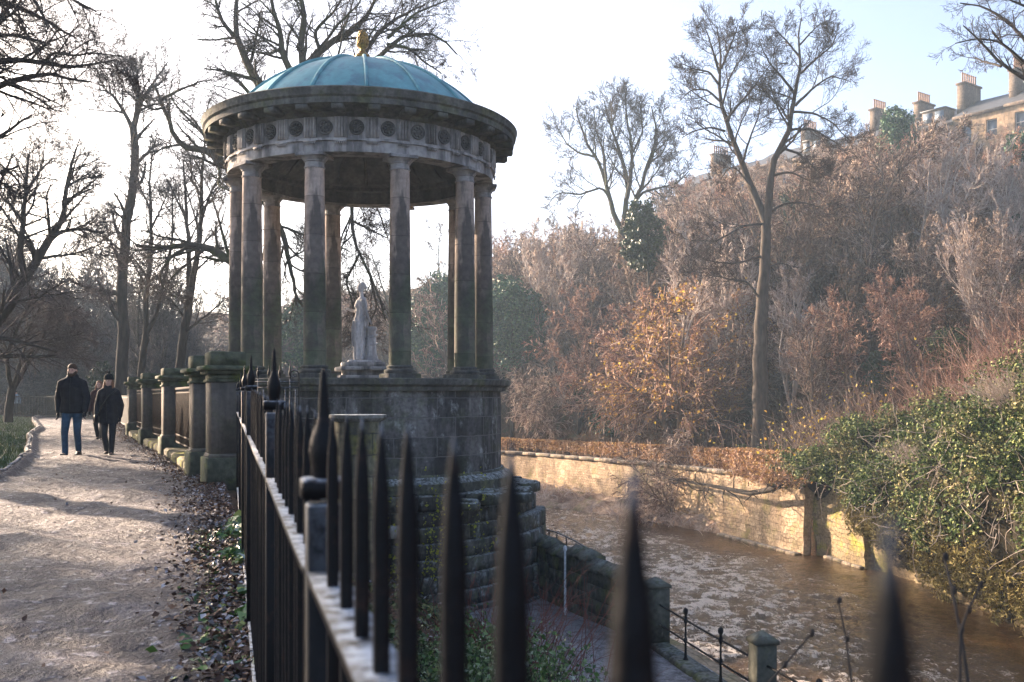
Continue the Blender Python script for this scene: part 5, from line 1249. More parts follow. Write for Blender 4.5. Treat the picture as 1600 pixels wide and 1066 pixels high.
weep2 = variant('weeping_tree', 83, 7, 4, .6, (11, 9, 6), (3.4, 2.4, 1.3), (-.04, -.12, -.16), BARKB, TWB, .015, 'small drooping leafless tree on a thin leaning trunk behind the hedge', None, .10)
x, y = at(1075, 58); place_v(weep2, x, y, 1, 1.0, 'small drooping leafless tree on a thin leaning trunk behind the hedge')
x, y = at(985, 70); place_v(weep2, x, y, 3, .85, 'grey drooping thicket tree between the teal shrub and the russet tree')
x, y = at(870, 78); place_v(weep2, x, y, 2, 1.0, 'misty grey drooping tree just right of the temple base')
x, y = at(1130, 66); place_v(weep2, x, y, 5, 1.1, 'bushy leafless tree left of the tall forked trunk')
tallv = variant('bare_tree', 84, 15, 3, .3, (10, 8, 6, 3), (4.5, 2.2, 1.1, .5), (.06, .06, .04, .02), BARKM, TWD, .012, 'leafless tree seen between the right hand temple columns', None, .2, ang=.6, t0=.3)
x, y = at(668, 98); place_v(tallv, x, y, 1, 1.15, 'leafless tree seen through the gap between the right hand temple columns', 0)
x, y = at(800, 96); place_v(tallv, x, y, 2, .95, 'hazy leafless tree just right of the temple columns', 0)
x, y = at(845, 104); place_v(tallv, x, y, 3, 1.0, 'hazy leafless tree between the temple and the vase shaped tree', 1)

# ---- misty wood to the left
darkv = [variant('bare_tree', 91, 13, 3, .28, (12, 8, 6, 4), (4.6, 2.4, 1.3, .7), (.04, .03, .02, .0), BARKG, TWM, .012, '', None, .2, t0=.2),
         variant('bare_tree', 92, 9, 5, .5, (10, 8, 6, 4), (3.4, 2.0, 1.1, .6), (.0, -.02, -.02, 0), BARKG, TWM, .012, '', None, .12),
         variant('bare_tree', 93, 5, 9, .7, (9, 7, 5, 3), (2.4, 1.4, .8, .4), (-.02, -.04, -.04, 0), BARKG, TWM, .011, '', None, .05)]
for v in darkv: v['group'] = 'leafless trees of the misty wood on the left'; v['label'] = 'dark leafless tree in the misty wood behind the path'
LAB = 'dark leafless tree in the misty wood behind the path'
pts = []; cnt = 0; tries = 0
while cnt < 82 and tries < 7000:
    tries += 1
    y = 44 + 80 * g.random(); px_ = -40 + 470 * g.random(); x = (px_ - 800) / F * y
    e = float(ex(y))
    if e - 9 < x < e + 1.5 and y < 62: continue      # the path itself
    if x > float(lx(y)) - 1: continue
    if x < e - 9 and y < 40: continue
    if px_ > 230 and y < 60: continue
    if any((x - a) ** 2 + (y - b) ** 2 < 14 for a, b in pts): continue
    pts.append((x, y)); i = int(g.choice(3, p=[.3, .3, .4])); sc = .7 + .5 * g.random()
    top_ = EYE + (HZ - np.interp(px_, [-260, 0, 60, 150, 250, 360, 640], [150, 250, 330, 370, 400, 430, 440])) / F * y - float(height(x, y)); hv = (13, 9, 5)[i] * 1.05; sc = min(max(sc, top_ * .62 / hv), 1.9, top_ / hv * 1.02)
    if sc < .2: continue
    place_v(darkv[i], x, y, g.random() * 6.28, sc); cnt += 1
print('left trees', cnt)
pts = []; cnt = 0; tries = 0
while cnt < 22 and tries < 4000:
    tries += 1; px_ = 420 + 380 * g.random(); y = (105 if px_ < 620 else 80) + 45 * g.random(); x = (px_ - 800) / F * y
    if lx(y) - 1.5 < x < rx(y) + 2.5 or any((x - a) ** 2 + (y - b) ** 2 < 22 for a, b in pts): continue
    top_ = EYE + (HZ - np.interp(px_, [400, 600, 640, 720, 800], [450, 440, 400, 385, 350])) / F * y - float(height(x, y))
    if top_ < 2: continue
    i = int(g.choice(3, p=[.4, .3, .3])); v = (hillv[0], hillv[2], darkv[1])[i]; hv = (8, 7, 9)[i]
    pts.append((x, y)); place_v(v, x, y, g.random() * 6.28, min(top_ * (.75 + .3 * g.random()) / hv, 2.4), 'hazy leafless tree far up the valley beyond the temple')['group'] = 'hazy trees up the valley beyond the temple'; cnt += 1
# trees to the left of the path, nearer, mostly outside the picture: they shade the path
for k, (x, y, s) in enumerate([(-16.5, 22.5, .8), (-20, 15, .9), (-24.5, 30, .9), (-29, 38, .8)]):
    place_v(darkv[0 if k != 1 else 1], x, y, k * 1.7, s, 'dark leafless tree left of the path')

# ---- evergreens: clumps of leaf sized faces
def leafcloud(m, c, rad, ncl, per, size, g, clr=.35, hollow=.45, flat=.0):
    c = np.array(c, float); rad = np.array(rad, float)
    d = nrmz(g.normal(size=(ncl, 3))); r_ = (hollow + (1 - hollow) * g.random((ncl, 1)) ** .6); cc = c + d * r_ * rad * (1 + .18 * vnoise(d[:, 0] * 2.5 + c[0], d[:, 1] * 2.5 + d[:, 2] * 2, 3)[:, None] * 2)
    cr = clr * rad.mean() * (.5 + .8 * g.random(ncl))
    n = nrmz(g.normal(size=(ncl, per, 3))); p = cc[:, None] + n * (cr[:, None] * (.55 + .45 * g.random((ncl, per))))[..., None] * np.array([1, 1, .75])
    nn = n + g.normal(size=n.shape) * .55 + np.array([0, 0, .35]); leafs(m, p.reshape(-1, 3), nrmz(nn.reshape(-1, 3)), size, g)
# bushy evergreens beyond the left edge of the picture, added for their shade
EVD = isl_mat('dark evergreen leaves', [(0, (.012, .028, .012)), (.7, (.03, .06, .022)), (1, (.07, .11, .035))], .45, .5)
EVT = isl_mat('holly leaves', [(0, (.015, .05, .03)), (.7, (.04, .12, .06)), (1, (.12, .22, .08))], .55, .35)
EVY = isl_mat('olive leaves', [(0, (.10, .10, .02)), (.7, (.20, .18, .04)), (1, (.32, .28, .08))], .6, .3)
IVYB = NT('ivy with yellowed patches'); _g = IVYB.new('NewGeometry'); _a = IVYB.ramp(_g.outputs['Random Per Island'], [(0, (.008, .02, .006)), (.40, (.05, .09, .02)), (.75, (.13, .18, .045)), (.95, (.27, .30, .09)), (1, (.42, .43, .18))]); _b = IVYB.ramp(_g.outputs['Random Per Island'], [(0, (.09, .06, .03)), (.5, (.24, .17, .07)), (1, (.42, .34, .16))])
_n = IVYB.noise(.9, 4, .6); IVYB = IVYB.fin(IVYB.mix(IVYB.ramp(_n, [(.5, 0), (.66, .85)]), _a, _b), .65, spec=.2)
IVY = isl_mat('ivy leaves', [(0, (.015, .032, .010)), (.5, (.05, .085, .025)), (.8, (.12, .15, .045)), (1, (.26, .25, .09))], .55, .35)
def evergreen(name, px_, pyb, Yd, wpx, hpx, label, mt, seed, size=.17, ncl=260, per=46, zbase=None, cat='tree'):
    g = np.random.default_rng(seed); x = (px_ - 800) / F * Yd; zc = EYE + (HZ - (pyb - hpx / 2)) / F * Yd; a = wpx / 2 / F * Yd; b = hpx / 2 / F * Yd
    gz = float(height(x, Yd)); t_ = thing(name, label, cat, (x, Yd, min(gz, zc - b)))
    m = MB(); top = zc + b * .6
    m.tube([(x, Yd, gz - .2), (x + .1, Yd, (gz + zc) / 2), (x, Yd, top)], [.2, .14, .04], 6)
    for q in range(7):
        an_ = g.random() * 6.28; z_ = gz + (top - gz) * (.3 + .6 * g.random()); m.tube([(x, Yd, z_), (x + a * .4 * math.cos(an_), Yd + a * .4 * math.sin(an_), z_ + b * .15), (x + a * .8 * math.cos(an_), Yd + a * .8 * math.sin(an_), z_ + b * .3)], [.07, .05, .02], 5)
    obj('trunk', m, BARKD, t_, smooth=True)
    m = MB(); leafcloud(m, (x, Yd, zc), (a * .62, a * .62, b * .72), ncl // 2, per, size, g, .30)
    for q in range(6):
        an_ = g.random() * 6.28; zz_ = (g.random() * 2 - 1); rr_ = math.sqrt(1 - .8 * abs(zz_)) * .55
        leafcloud(m, (x + a * rr_ * math.cos(an_), Yd + a * rr_ * math.sin(an_), zc + b * .62 * zz_), (a * .42, a * .42, b * .34), ncl // 9, per, size, g, .34)
    obj('crown', m, mt, t_); return t_
evergreen('evergreen_tree', 1012, 440, 74, 100, 135, 'dark green conifer like crown behind the yellow leaved russet tree', EVD, 1, .22)
evergreen('evergreen_tree', 1405, 300, 90, 96, 150, 'green holly crown directly in front of the terrace roofs', EVT, 2, .22)
evergreen('evergreen_tree', 1238, 470, 76, 60, 210, 'ivy clad dark tree behind the right fork of the tall tree', EVD, 3, .20, 300)
evergreen('evergreen_tree', 800, 600, 84, 135, 190, 'teal green evergreen directly right of the temple columns', EVT, 4, .24, 520)
evergreen('evergreen_tree', 672, 610, 92, 110, 190, 'hazy teal evergreen seen between the right hand temple columns', EVT, 5, .26, 460)
evergreen('evergreen_tree', 470, 600, 84, 90, 150, 'pale hazy evergreen seen through the left side of the temple', EVT, 6, .26, 240)
evergreen('evergreen_shrub', 965, 700, 76, 120, 95, 'low dark teal rhododendron just behind the hedge', EVT, 7, .2, 300, cat='shrub')
evergreen('evergreen_shrub', 1375, 625, 54, 70, 90, 'dark rounded holly bush above the ivy bank', EVD, 8, .13, 260, cat='shrub')
evergreen('evergreen_shrub', 1482, 590, 50, 110, 90, 'broad ivy smothered bush left of the russet stems near the right edge', IVY, 9, .12, 300, cat='shrub')
evergreen('evergreen_shrub', 1590, 510, 56, 90, 100, 'olive yellow bush at the right edge below the pale trees', EVY, 10, .14, 240, cat='shrub')
evergreen('evergreen_shrub', 1592, 270, 78, 70, 70, 'bright green bush at the right edge just under the terrace', EVT, 11, .18, 200, cat='shrub')
evergreen('evergreen_shrub', 1596, 400, 68, 60, 80, 'mid green bush at the right edge halfway up the hill', EVT, 12, .16, 200, cat='shrub')
evergreen('evergreen_shrub', 160, 650, 54, 70, 90, 'dark evergreen bush behind the walking couple', EVD, 13, .13, 220, cat='shrub')
evergreen('evergreen_shrub', 1165, 735, 57, 46, 42, 'small ivy tuft at the right end of the brown hedge', IVY, 14, .1, 120, cat='shrub')
evergreen('evergreen_shrub', 1197, 728, 55, 46, 40, 'small ivy tuft at the foot of the tall forked tree', IVY, 15, .1, 120, cat='shrub')
for k_, (x_, y_, zc_, a_, b_) in enumerate([(-14.8, 12.2, 4.2, 2.6, 3.2), (-12.6, 9.6, 5.4, 2.0, 2.6), (-18.2, 17.2, 4.8, 2.5, 3.6), (-20.5, 20.6, 5.2, 1.9, 3.0), (-11.5, 6.5, 3.2, 2.3, 2.8)]):  # out of view, put in to shade the near path and fence
    evergreen('evergreen_tree', 800 + x_ / y_ * F, HZ - (zc_ - b_ - EYE) / y_ * F, y_, 2 * a_ / y_ * F, 2 * b_ / y_ * F, ['broad holly left of the path, outside the left edge', 'high crowned holly between the two nearest hollies on the left', 'tall holly left of the path opposite the gate piers', 'slim holly left of the path beside the tall one', 'rounded holly nearest the viewer on the left'][k_], EVD, 40 + k_, .14, 160)
# ---- clipped beech hedge
g = np.random.default_rng(17); BEECH = isl_mat('dry beech leaves', [(0, (.17, .085, .045)), (.6, (.37, .205, .12)), (1, (.56, .39, .26))], .7, .3, .2)
hy = np.linspace(50.2, 92, 240); hx = rx(hy) + 1.15; ztop = np.interp(hy, [50, 60, 78, 92], [-1.62, -1.93, -2.3, -2.42])
N = 42000; q = g.random(N); i = (q * 239).astype(int); side = g.random(N); p = np.zeros((N, 3)); nr = np.zeros((N, 3))
topm = side < .35; hw = .62
off = np.where(topm, (g.random(N) * 2 - 1) * hw, -hw + np.abs(g.normal(0, .05, N))); off = np.where(side > .9, hw, off)
lump = fbm(hy[i] * .9, off * 2, 3) * .14
hn = np.stack([np.gradient(hy), -np.gradient(hx)], 1); hn /= np.linalg.norm(hn, axis=1, keepdims=True); o_ = off - np.where(topm, 0, lump); p[:, 0] = hx[i] + hn[i, 0] * o_; p[:, 1] = hy[i] + hn[i, 1] * o_ + (g.random(N) - .5) * .2; zl = np.interp(hy[i], [50, 92], [-2.9, -3.5])
p[:, 2] = np.where(topm, ztop[i] + lump + g.normal(0, .03, N), zl + (ztop[i] - zl) * g.random(N))
nr[:, 0] = np.where(topm, 0, -hn[i, 0]); nr[:, 1] = np.where(topm, 0, -hn[i, 1]); nr[:, 2] = topm; nr += g.normal(size=nr.shape) * .6
hd = thing('hedge', 'long clipped russet brown beech hedge along the top of the far river wall', 'hedge', (9, 64, -3.2))
m = MB(); leafs(m, p, nrmz(nr), .13, g, .75); obj('leaves', m, BEECH, hd)
m = MB()
for a in range(0, 239, 3):
    b = min(a + 3, 239); c = np.array([(hx[a] + hx[b]) / 2, (hy[a] + hy[b]) / 2, (ztop[a] - .12 + -3.5) / 2]); d = np.array([hx[b] - hx[a], hy[b] - hy[a]])
    m.box(c, (np.linalg.norm(d) + .02, .8, ztop[a] - .12 + 3.5), math.atan2(d[1], d[0]))
obj('stems', m, plain_mat('hedge stems', (.05, .03, .02), .9, 0, 9, .6, .8, .1), hd)
# ---- the ivy hanging over the right bank
g = np.random.default_rng(19)
ya = np.linspace(16, 49.5, 150); va = np.linspace(0, 1, 46); YY, VV = np.meshgrid(ya, va, indexing='ij')
def ivy_surf(YY, VV):
    zt_ = np.interp(YY, [16, 30, 34, 36, 38, 41, 44, 47, 49.5], [3.6, 3.0, 2.4, 1.8, 1.2, .55, -.35, -1.5, -2.6]) + fbm(YY * .45, VV * 1.5, 7) * .7
    zb_ = np.interp(YY, [16, 39, 40.5, 42, 43, 44.5, 46.5, 48, 49.5], [-5.9, -5.7, -5.2, -4.3, -3.7, -3.3, -3.0, -2.9, -2.95]) + fbm(YY * 1.3, 0 * YY, 9) * 1.0
    z = zb_ + (zt_ - zb_) * np.sin(VV * PI / 2)
    x = np.interp(YY, [16, 30.5, 42.9, 44.2, 47, 49.5], [17.0, 16.3, 15.6, 15.0, 14.0, 13.4]) - .75 - .35 * np.sin(VV * PI) + 4.6 * VV ** 1.9 + (1 - sm(VV * 6)) * .35
    lump = fbm(YY * .5, VV * 4.0, 11) * 1.5 + fbm(YY * 1.6, VV * 12, 12) * .6
    return x - lump * .75, YY + 0 * VV, z + lump * .35
Xs, Ys, Zs = ivy_surf(YY, VV)
iv = thing('ivy_bank', 'huge sunlit mass of ivy draped over the far river wall on the right', 'ivy', (17, 36, -6)); iv['label'] = 'huge sunlit mass of ivy hanging over the river bank on the right'
g_ = MB(); n = 46; ii = (np.arange(149)[:, None] * n + np.arange(n - 1)[None]).ravel(); g_.add(np.stack([Xs + .25, Ys, Zs - .05], -1).reshape(-1, 3), np.stack([ii, ii + 1, ii + n + 1, ii + n], 1)); obj('stems', g_, TWB if False else plain_mat('shaded ivy stems', (.03, .025, .015), .9, 0, 6, .5, .8, .1), iv, smooth=False)  # dark backing sheet, its colour standing in for shade between the leaves
N = 135000; yy = 20 + 29.5 * g.random(N) ** 1.0; vv = g.random(N) ** 1.15
x, y, z = ivy_surf(yy, vv); e = 1e-2; x1, y1, z1 = ivy_surf(yy + e, vv); x2, y2, z2 = ivy_surf(yy, vv + e)
nr = nrmz(np.cross(np.stack([x2 - x, y2 - y, z2 - z], 1), np.stack([x1 - x, y1 - y, z1 - z], 1))); nr = np.where(nr[:, :1] > 0, -nr, nr)
keep = (fbm(yy * 1.3, vv * 9, 21) > -.12); thick = g.random(N) ** 1.5 * .42
p = np.stack([x, y, z], 1) + nr * thick[:, None]
low = vv < .16 + .1 * vnoise(yy * .8, vv, 4)
m = MB(); k_ = keep & ~low; leafs(m, p[k_], nrmz(nr[k_] + g.normal(size=(k_.sum(), 3)) * .75 + [0, 0, .3]), .10, g, .85); obj('leaves', m, IVYB, iv)
m = MB(); k_ = low & (yy < 43); leafs(m, p[k_], nrmz(nr[k_] + g.normal(size=(k_.sum(), 3)) * .7), .16, g, .22); obj('dry_grass', m, isl_mat('dry bank grass', [(0, (.14, .10, .04)), (.6, (.30, .26, .08)), (1, (.42, .34, .16))], .8, .2), iv)
m = MB()
for q in range(120):
    a = 22 + 27 * g.random(); b = .25 + .75 * g.random(); x_, y_, z_ = [float(w_) for w_ in ivy_surf(np.array(a), np.array(b))]; r_ = .45 + .85 * g.random() ** 2
    leafcloud(m, (x_ - .25 * g.random() - .1, y_, z_ + .15), (r_, r_, r_ * .9), int(14 * r_ / .6), 40, .10, g, .42, .5)
obj('clumps', m, IVYB, iv)
# woody stems trailing through the ivy
N = 420; yy = 22 + 26 * g.random(N); vv = .1 + .7 * g.random(N); x, y, z = ivy_surf(yy, vv); s0 = np.stack([x - .35, y, z], 1); d = nrmz(np.stack([-.4 + .3 * g.normal(size=N), g.normal(size=N) * .6, g.normal(size=N) * .7 - .1], 1)); out = [s0]; L = .5 + 1.2 * g.random(N)
for q in range(5): d = nrmz(d + g.normal(size=d.shape) * .25); out.append(out[-1] + d * (L / 5)[:, None])
m = MB(); m.tubes(np.stack(out, 1), np.full((N, 6), .014) * np.linspace(1, .4, 6), 4); obj('trailing_stems', m, BARKP, iv)
# ---- tangles of dead stems on the hill and bank
def brush(name, label, c, spread, N, H, mt, seed, group=None, droop=-.05, lean=(0, 0), r0=.012, cat='shrub', leaf=None, k2=5):
    g = np.random.default_rng(seed); p = np.stack([c[0] + g.normal(size=N) * spread[0], c[1] + g.normal(size=N) * spread[1]], 1); z = height(p[:, 0], p[:, 1]) - .1 if len(c) < 3 else np.full(N, c[2])
    s0 = np.concatenate([p, z[:, None]], 1); d = nrmz(np.concatenate([g.normal(size=(N, 2)) * .35 + np.array(lean), np.ones((N, 1))], 1)); out = [s0]; L = H * (.5 + .6 * g.random(N)); K = 7
    for q in range(K - 1): d = nrmz(d + g.normal(size=d.shape) * .1 + np.array([0, 0, droop])); out.append(out[-1] + d * (L / (K - 1))[:, None])
    P_ = np.stack(out, 1); R_ = np.full((N, K), r0) * np.linspace(1, .4, K); m = MB(); m.tubes(P_, R_, 4); P2, R2 = kids(P_, R_, k2, .3, 1, .35, H * .4, .6, 4, .15, 0, g, rmin=r0 * .35); m.tubes(P2, R2, 3)
    zb = float(z.min()); t_ = thing(name, label, cat, (c[0], c[1], zb), group); obj('stems', m, mt, t_)
    if leaf: n_, sz, lm = leaf; src = P2.reshape(-1, 3); q = src[g.integers(0, len(src), n_)]; q = q + g.normal(size=q.shape) * sz * .6; m = MB(); leafs(m, q, nrmz(g.normal(size=q.shape) + [0, 0, .5]), sz, g, .7); obj('leaves', m, lm, t_)
    return t_
brush('russet_shrub', 'russet red stemmed shrub behind the ivy bank, left of the ivy smothered bush', at(1455, 45.5), (1.5, 1.0), 420, 4.2, TWR, 101)
brush('russet_shrub', 'large pale russet shrub at the right edge above the ivy bank', at(1580, 43), (1.7, 1.2), 600, 5.0, TWR, 102)
for k_, (a, b, n_, h_, lb_) in enumerate([(40.5, .93, 220, 1.5, 'red stemmed tuft growing out of the top of the ivy'), (36, .85, 240, 1.6, 'dead russet stems sticking out of the ivy near the right edge'), (45, .95, 160, 1.1, 'short russet stems at the left shoulder of the ivy'), (38.5, .45, 120, 1.0, 'thin dead stems hanging halfway down the ivy'), (33.5, .6, 200, 1.4, 'dry brown stems in the ivy at the right edge of the photo')]):
    q_ = [float(w_) for w_ in ivy_surf(np.array(a), np.array(b))]; brush('russet_shrub', lb_, (q_[0], q_[1], q_[2] - .2), (.35, .7), n_, h_, TWR if k_ < 3 else TWP, 130 + k_, r0=.008, droop=-.04, lean=(-.35, 0))
TWK = isl_mat('blackish twigs', [(0, (.03, .022, .02)), (.7, (.09, .065, .055)), (1, (.22, .16, .13))], .9, .15)
dk = variant('dark_tree', 87, 12, 2, .16, (13, 8, 5), (3.2, 1.6, .8), (.03, .02, .02), BARKD, TWK, .013, '', 'dark trunked trees standing among the brown ones on the hill', .25, ang=.8, t0=.3)
for k_, (px__, yd_, s_) in enumerate([(1300, 68, .9), (1352, 76, .95), (1415, 66, .8), (1440, 82, .9), (1255, 84, 1.0), (1160, 80, .95), (1105, 84, .95), (1060, 80, .8), (905, 82, .9), (860, 90, .95), (1530, 60, .7), (1490, 86, .85), (1330, 60, .7), (945, 78, .7)]):
    x, y = at(px__, yd_); place_v(dk, x, y, k_ * 1.3, s_, 'dark trunked leafless tree among the paler brown ones on the hill')
for k_, (px__, pb_, yd_, w_, h_, mt_, lb_) in enumerate([(1290, 330, 88, 50, 60, EVT, 'small green crown below the roofs, left of the holly'), (1550, 620, 48, 70, 60, IVY, 'ivy covered mound between the two russet shrubs'), (1425, 560, 62, 60, 60, EVY, 'yellowish bush left of the ivy smothered bush'), (905, 640, 80, 60, 90, EVD, 'dark holly in the mist left of the low rhododendron'), (1520, 420, 66, 60, 60, EVD, 'dark bush behind the slender pale tree')]):
    evergreen('evergreen_shrub', px__, pb_, yd_, w_, h_, lb_, mt_, 60 + k_, .14, 200, cat='shrub')
brush('russet_shrub', 'orange leaved shrub low on the hill between pale trees near the right edge', at(1500, 62), (1.5, 1.5), 200, 2.5, TWR, 103, leaf=(2500, .13, BEECH))
brush('yellow_shrub', 'thin shrub with pale yellow leaves above the ivy bank', at(1320, 50), (1.6, 1.2), 200, 3.6, TWB, 104, leaf=(160, .14, YEL))
evergreen('evergreen_shrub', 1150, 660, 70, 120, 60, 'low dark laurel on the shaded ground between the small drooping tree and the tall trunk', EVD, 21, .16, 200, cat='shrub')
evergreen('evergreen_tree', 1330, 400, 80, 70, 110, 'dark ivy covered crown amid the brown trees above the holly bush', EVD, 22, .2, 220)
evergreen('evergreen_tree', 1440, 470, 72, 60, 80, 'dark green crown left of the orange leaved shrub', EVD, 23, .18, 200)
evergreen('evergreen_shrub', 1300, 600, 62, 80, 70, 'dark shaded laurel between the tall trunk and the holly bush', EVD, 24, .15, 200, cat='shrub')
brush('yellow_shrub', 'thin shrub with sparse yellow leaves just right of the tall trunk', at(1265, 53), (1.5, 1.0), 160, 2.8, TWB, 105, leaf=(260, .15, YEL))
brush('dead_brush', 'fallen tangle of dead stems on the gravel bank at the foot of the far wall', (8.4, 58.5, -6.0), (1.6, 2.0), 220, 1.1, TWP, 106, droop=-.22, r0=.014)
brush('dead_brush', 'low dry reeds on the gravel bank nearest the temple base', (2.5, 70, -5.5), (3.2, 2.5), 420, .8, TWP, 107, droop=-.25, r0=.014)
brush('dead_brush', 'russet dead growth spilling over the wall top at the end of the hedge', (12.9, 49.2, -2.75), (.7, 1.9), 420, 1.0, TWR, 108, droop=-.3, lean=(-.5, 0), leaf=(2600, .12, BEECH))
# fallen branch on top of the far wall
m = MB(); pts = [P(1010, 742, 63), P(1060, 752, 58), P(1120, 762, 53), P(1180, 774, 49.5), P(1215, 768, 47.5), P(1240, 757, 46.2)]; m.tube(np.array(pts) + [-.3, 0, .1], [.03, .06, .09, .13, .15, .16], 7)
q = resample(np.array(pts) + [-.3, 0, .1], 14)[None]; P2, R2 = kids(q, np.full((1, 14), .06), 26, .0, .95, .3, 2.4, .9, 6, .2, -.05, np.random.default_rng(4), rmin=.012); m.tubes(P2, R2, 4)
solid('fallen_branch', m, BARKD, 'dead branch lying along the top of the sunlit far river wall', 'branch')
# ---- bank below the near fence
RED = isl_mat('dark red shoots', [(0, (.10, .025, .02)), (1, (.22, .07, .05))], .6, .4)
brush('red_stemmed_shrub', 'upright red shoots on the bank below the temple wall', (*P(800, 900, 15.5)[:2], -3.3), (.55, .5), 90, 2.0, RED, 111, r0=.008, droop=.0, lean=(.15, 0))
brush('red_stemmed_shrub', 'fine red shoots beside the lower path, nearest the iron fence', (*P(880, 1000, 13)[:2], -3.6), (.6, .5), 90, 1.3, RED, 112, r0=.006, droop=.0, lean=(.25, 0))
LG = isl_mat('frosted green leaves', [(0, (.03, .07, .025)), (.6, (.08, .16, .05)), (.85, (.18, .28, .12)), (1, (.4, .46, .42))], .5, .4, .2)
brush('leafy_shrub', 'frosted green leafy plants on the bank behind the iron fence spikes', (*P(745, 1000, 12)[:2], -2.7), (.55, .6), 200, 1.15, TWD, 113, r0=.005, leaf=(6500, .055, LG))
brush('leafy_shrub', 'low green plants at the foot of the bank seen between the fence spikes', (*P(690, 1050, 10)[:2], -2.3), (.6, .6), 160, 1.0, TWD, 114, r0=.005, leaf=(5500, .05, LG))
brush('leafy_shrub', 'climbing yellow green sprigs beside the door in the temple base', (*tpos(.26, RP + .75), -3.6), (.10, .2), 26, 3.0, TWD, 115, r0=.007, droop=.0, leaf=(700, .07, isl_mat('yellow green leaves', [(0, (.2, .22, .03)), (1, (.4, .4, .06))], .6, .3, .3)))
# near sprigs in front of the river
def sprig(px_pts, Yd, r0, label):
    pts = np.array([P(a, b, Yd + .05 * i) for i, (a, b) in enumerate(px_pts)]); pts[0][2] = min(pts[0][2], float(height(pts[0][0], pts[0][1])) - .02)
    m = MB(); m.tube(pts, np.linspace(r0, r0 * .5, len(pts)), 7)
    for p in pts[2:]: m.sphere(p + [.002, 0, .002], r0 * 1.3, 6, (1, 1, 1.7))
    m.sphere(pts[-1], r0 * 1.2, 6, (1, 1, 2)); return m
m = sprig([(1520, 1500), (1512, 1066), (1500, 985), (1488, 925), (1476, 872)], 1.5, .0038, ''); s2 = sprig([(1500, 1200), (1500, 990), (1512, 955), (1532, 915)], 1.5, .0028, ''); m.v += s2.v; m.f += [f + m.n for f in s2.f]; m.uv += s2.uv; m.mi += s2.mi; m.n += s2.n
solid('bare_shoot', m, BARKD, 'blurred forked bare shoot close to the viewer in front of the ivy bank', 'shoot', smooth=True)
solid('bare_shoot', sprig([(1340, 1500), (1330, 1066), (1322, 1000), (1310, 940)], 1.6, .0028, ''), BARKD, 'blurred straight bare shoot near the foot of the photo, right of the riverside railing', 'shoot', smooth=True)
solid('bare_shoot', sprig([(1000, 1500), (1180, 1090), (1225, 1040), (1268, 990)], 1.7, .0032, ''), BARKD, 'blurred slanting bare shoot crossing the riverside railing', 'shoot', smooth=True)
# ---- ground cover
g = np.random.default_rng(23)
FL = isl_mat('frosted fallen leaves', [(0, (.035, .018, .013)), (.45, (.09, .05, .035)), (.74, (.17, .09, .05)), (.82, (.24, .22, .23)), (1, (.42, .42, .46))], .7, .3)
N = 26000; y = 3.2 + 40 * g.random(N) ** 1.6; off = np.abs(g.normal(0, .16, N)) * np.interp(y, [3, 12, 40], [1, 2.0, 2.6]); x = ex(y) - .25 - off
sc_ = g.random(N) < .012; x = np.where(sc_, ex(y) - 4.0 * g.random(N), x); z = .06 + .03 * g.random(N) + .03 * np.exp(-(off / .3) ** 2)
nr = nrmz(g.normal(size=(N, 3)) * .45 + [0, 0, 1]); m = MB(); leafs(m, np.stack([x, y, z], 1), nr, .034, g, .7)
tag(obj('fallen_leaves', m, FL), 'frosted brown fallen leaves gathered along the right edge of the path', 'leaf litter', kind='stuff')
N = 11000; y = 3.2 + 5.6 * g.random(N) ** 1.2; off = np.abs(g.normal(0, .19, N)); x = ex(y) - .10 - off; lump = .5 + .7 * fbm(x * 4, y * 3, 5); z = .05 + .22 * g.random(N) * np.exp(-(off / .30) ** 2) * np.clip(lump, .1, 1.2)
keep = fbm(x * 2.2, y * 1.6, 15) > -.2; m = MB(); leafs(m, np.stack([x, y, z], 1)[keep], nrmz(g.normal(size=(N, 3)) * .6 + [-.2, -.3, .8])[keep], .07, g, .85)
tag(obj('ivy_ground_cover', m, isl_mat('ground ivy leaves', [(0, (.015, .04, .015)), (.5, (.06, .14, .04)), (.8, (.16, .28, .05)), (.9, (.35, .36, .06)), (1, (.42, .48, .46))], .35, .5)), 'frost edged green ivy growing at the foot of the iron fence', 'ivy', kind='stuff')
GR = isl_mat('frosty grass', [(0, (.03, .055, .02)), (.6, (.07, .12, .035)), (.85, (.14, .19, .08)), (1, (.45, .48, .46))], .7, .3)
N = 90000; y = 9 + 45 * g.random(N) ** 1.3; x = lefte(y) + .0 - .1 - 9 * g.random(N) ** 1.2; h_ = .05 + .07 * g.random(N); a = g.random(N) * 6.28
b = np.stack([x, y, height(x, y) + .0], 1); dx = np.stack([np.cos(a), np.sin(a), 0 * a], 1) * .012; ln = g.normal(size=(N, 3)) * .03; ln[:, 2] = h_
V = np.stack([b - dx, b + dx, b + ln], 1).reshape(-1, 3); m = MB(); m.add(V, np.arange(N * 3).reshape(-1, 3)); tag(obj('grass', m, GR), 'frosted short grass left of the path kerb', 'grass', kind='stuff')
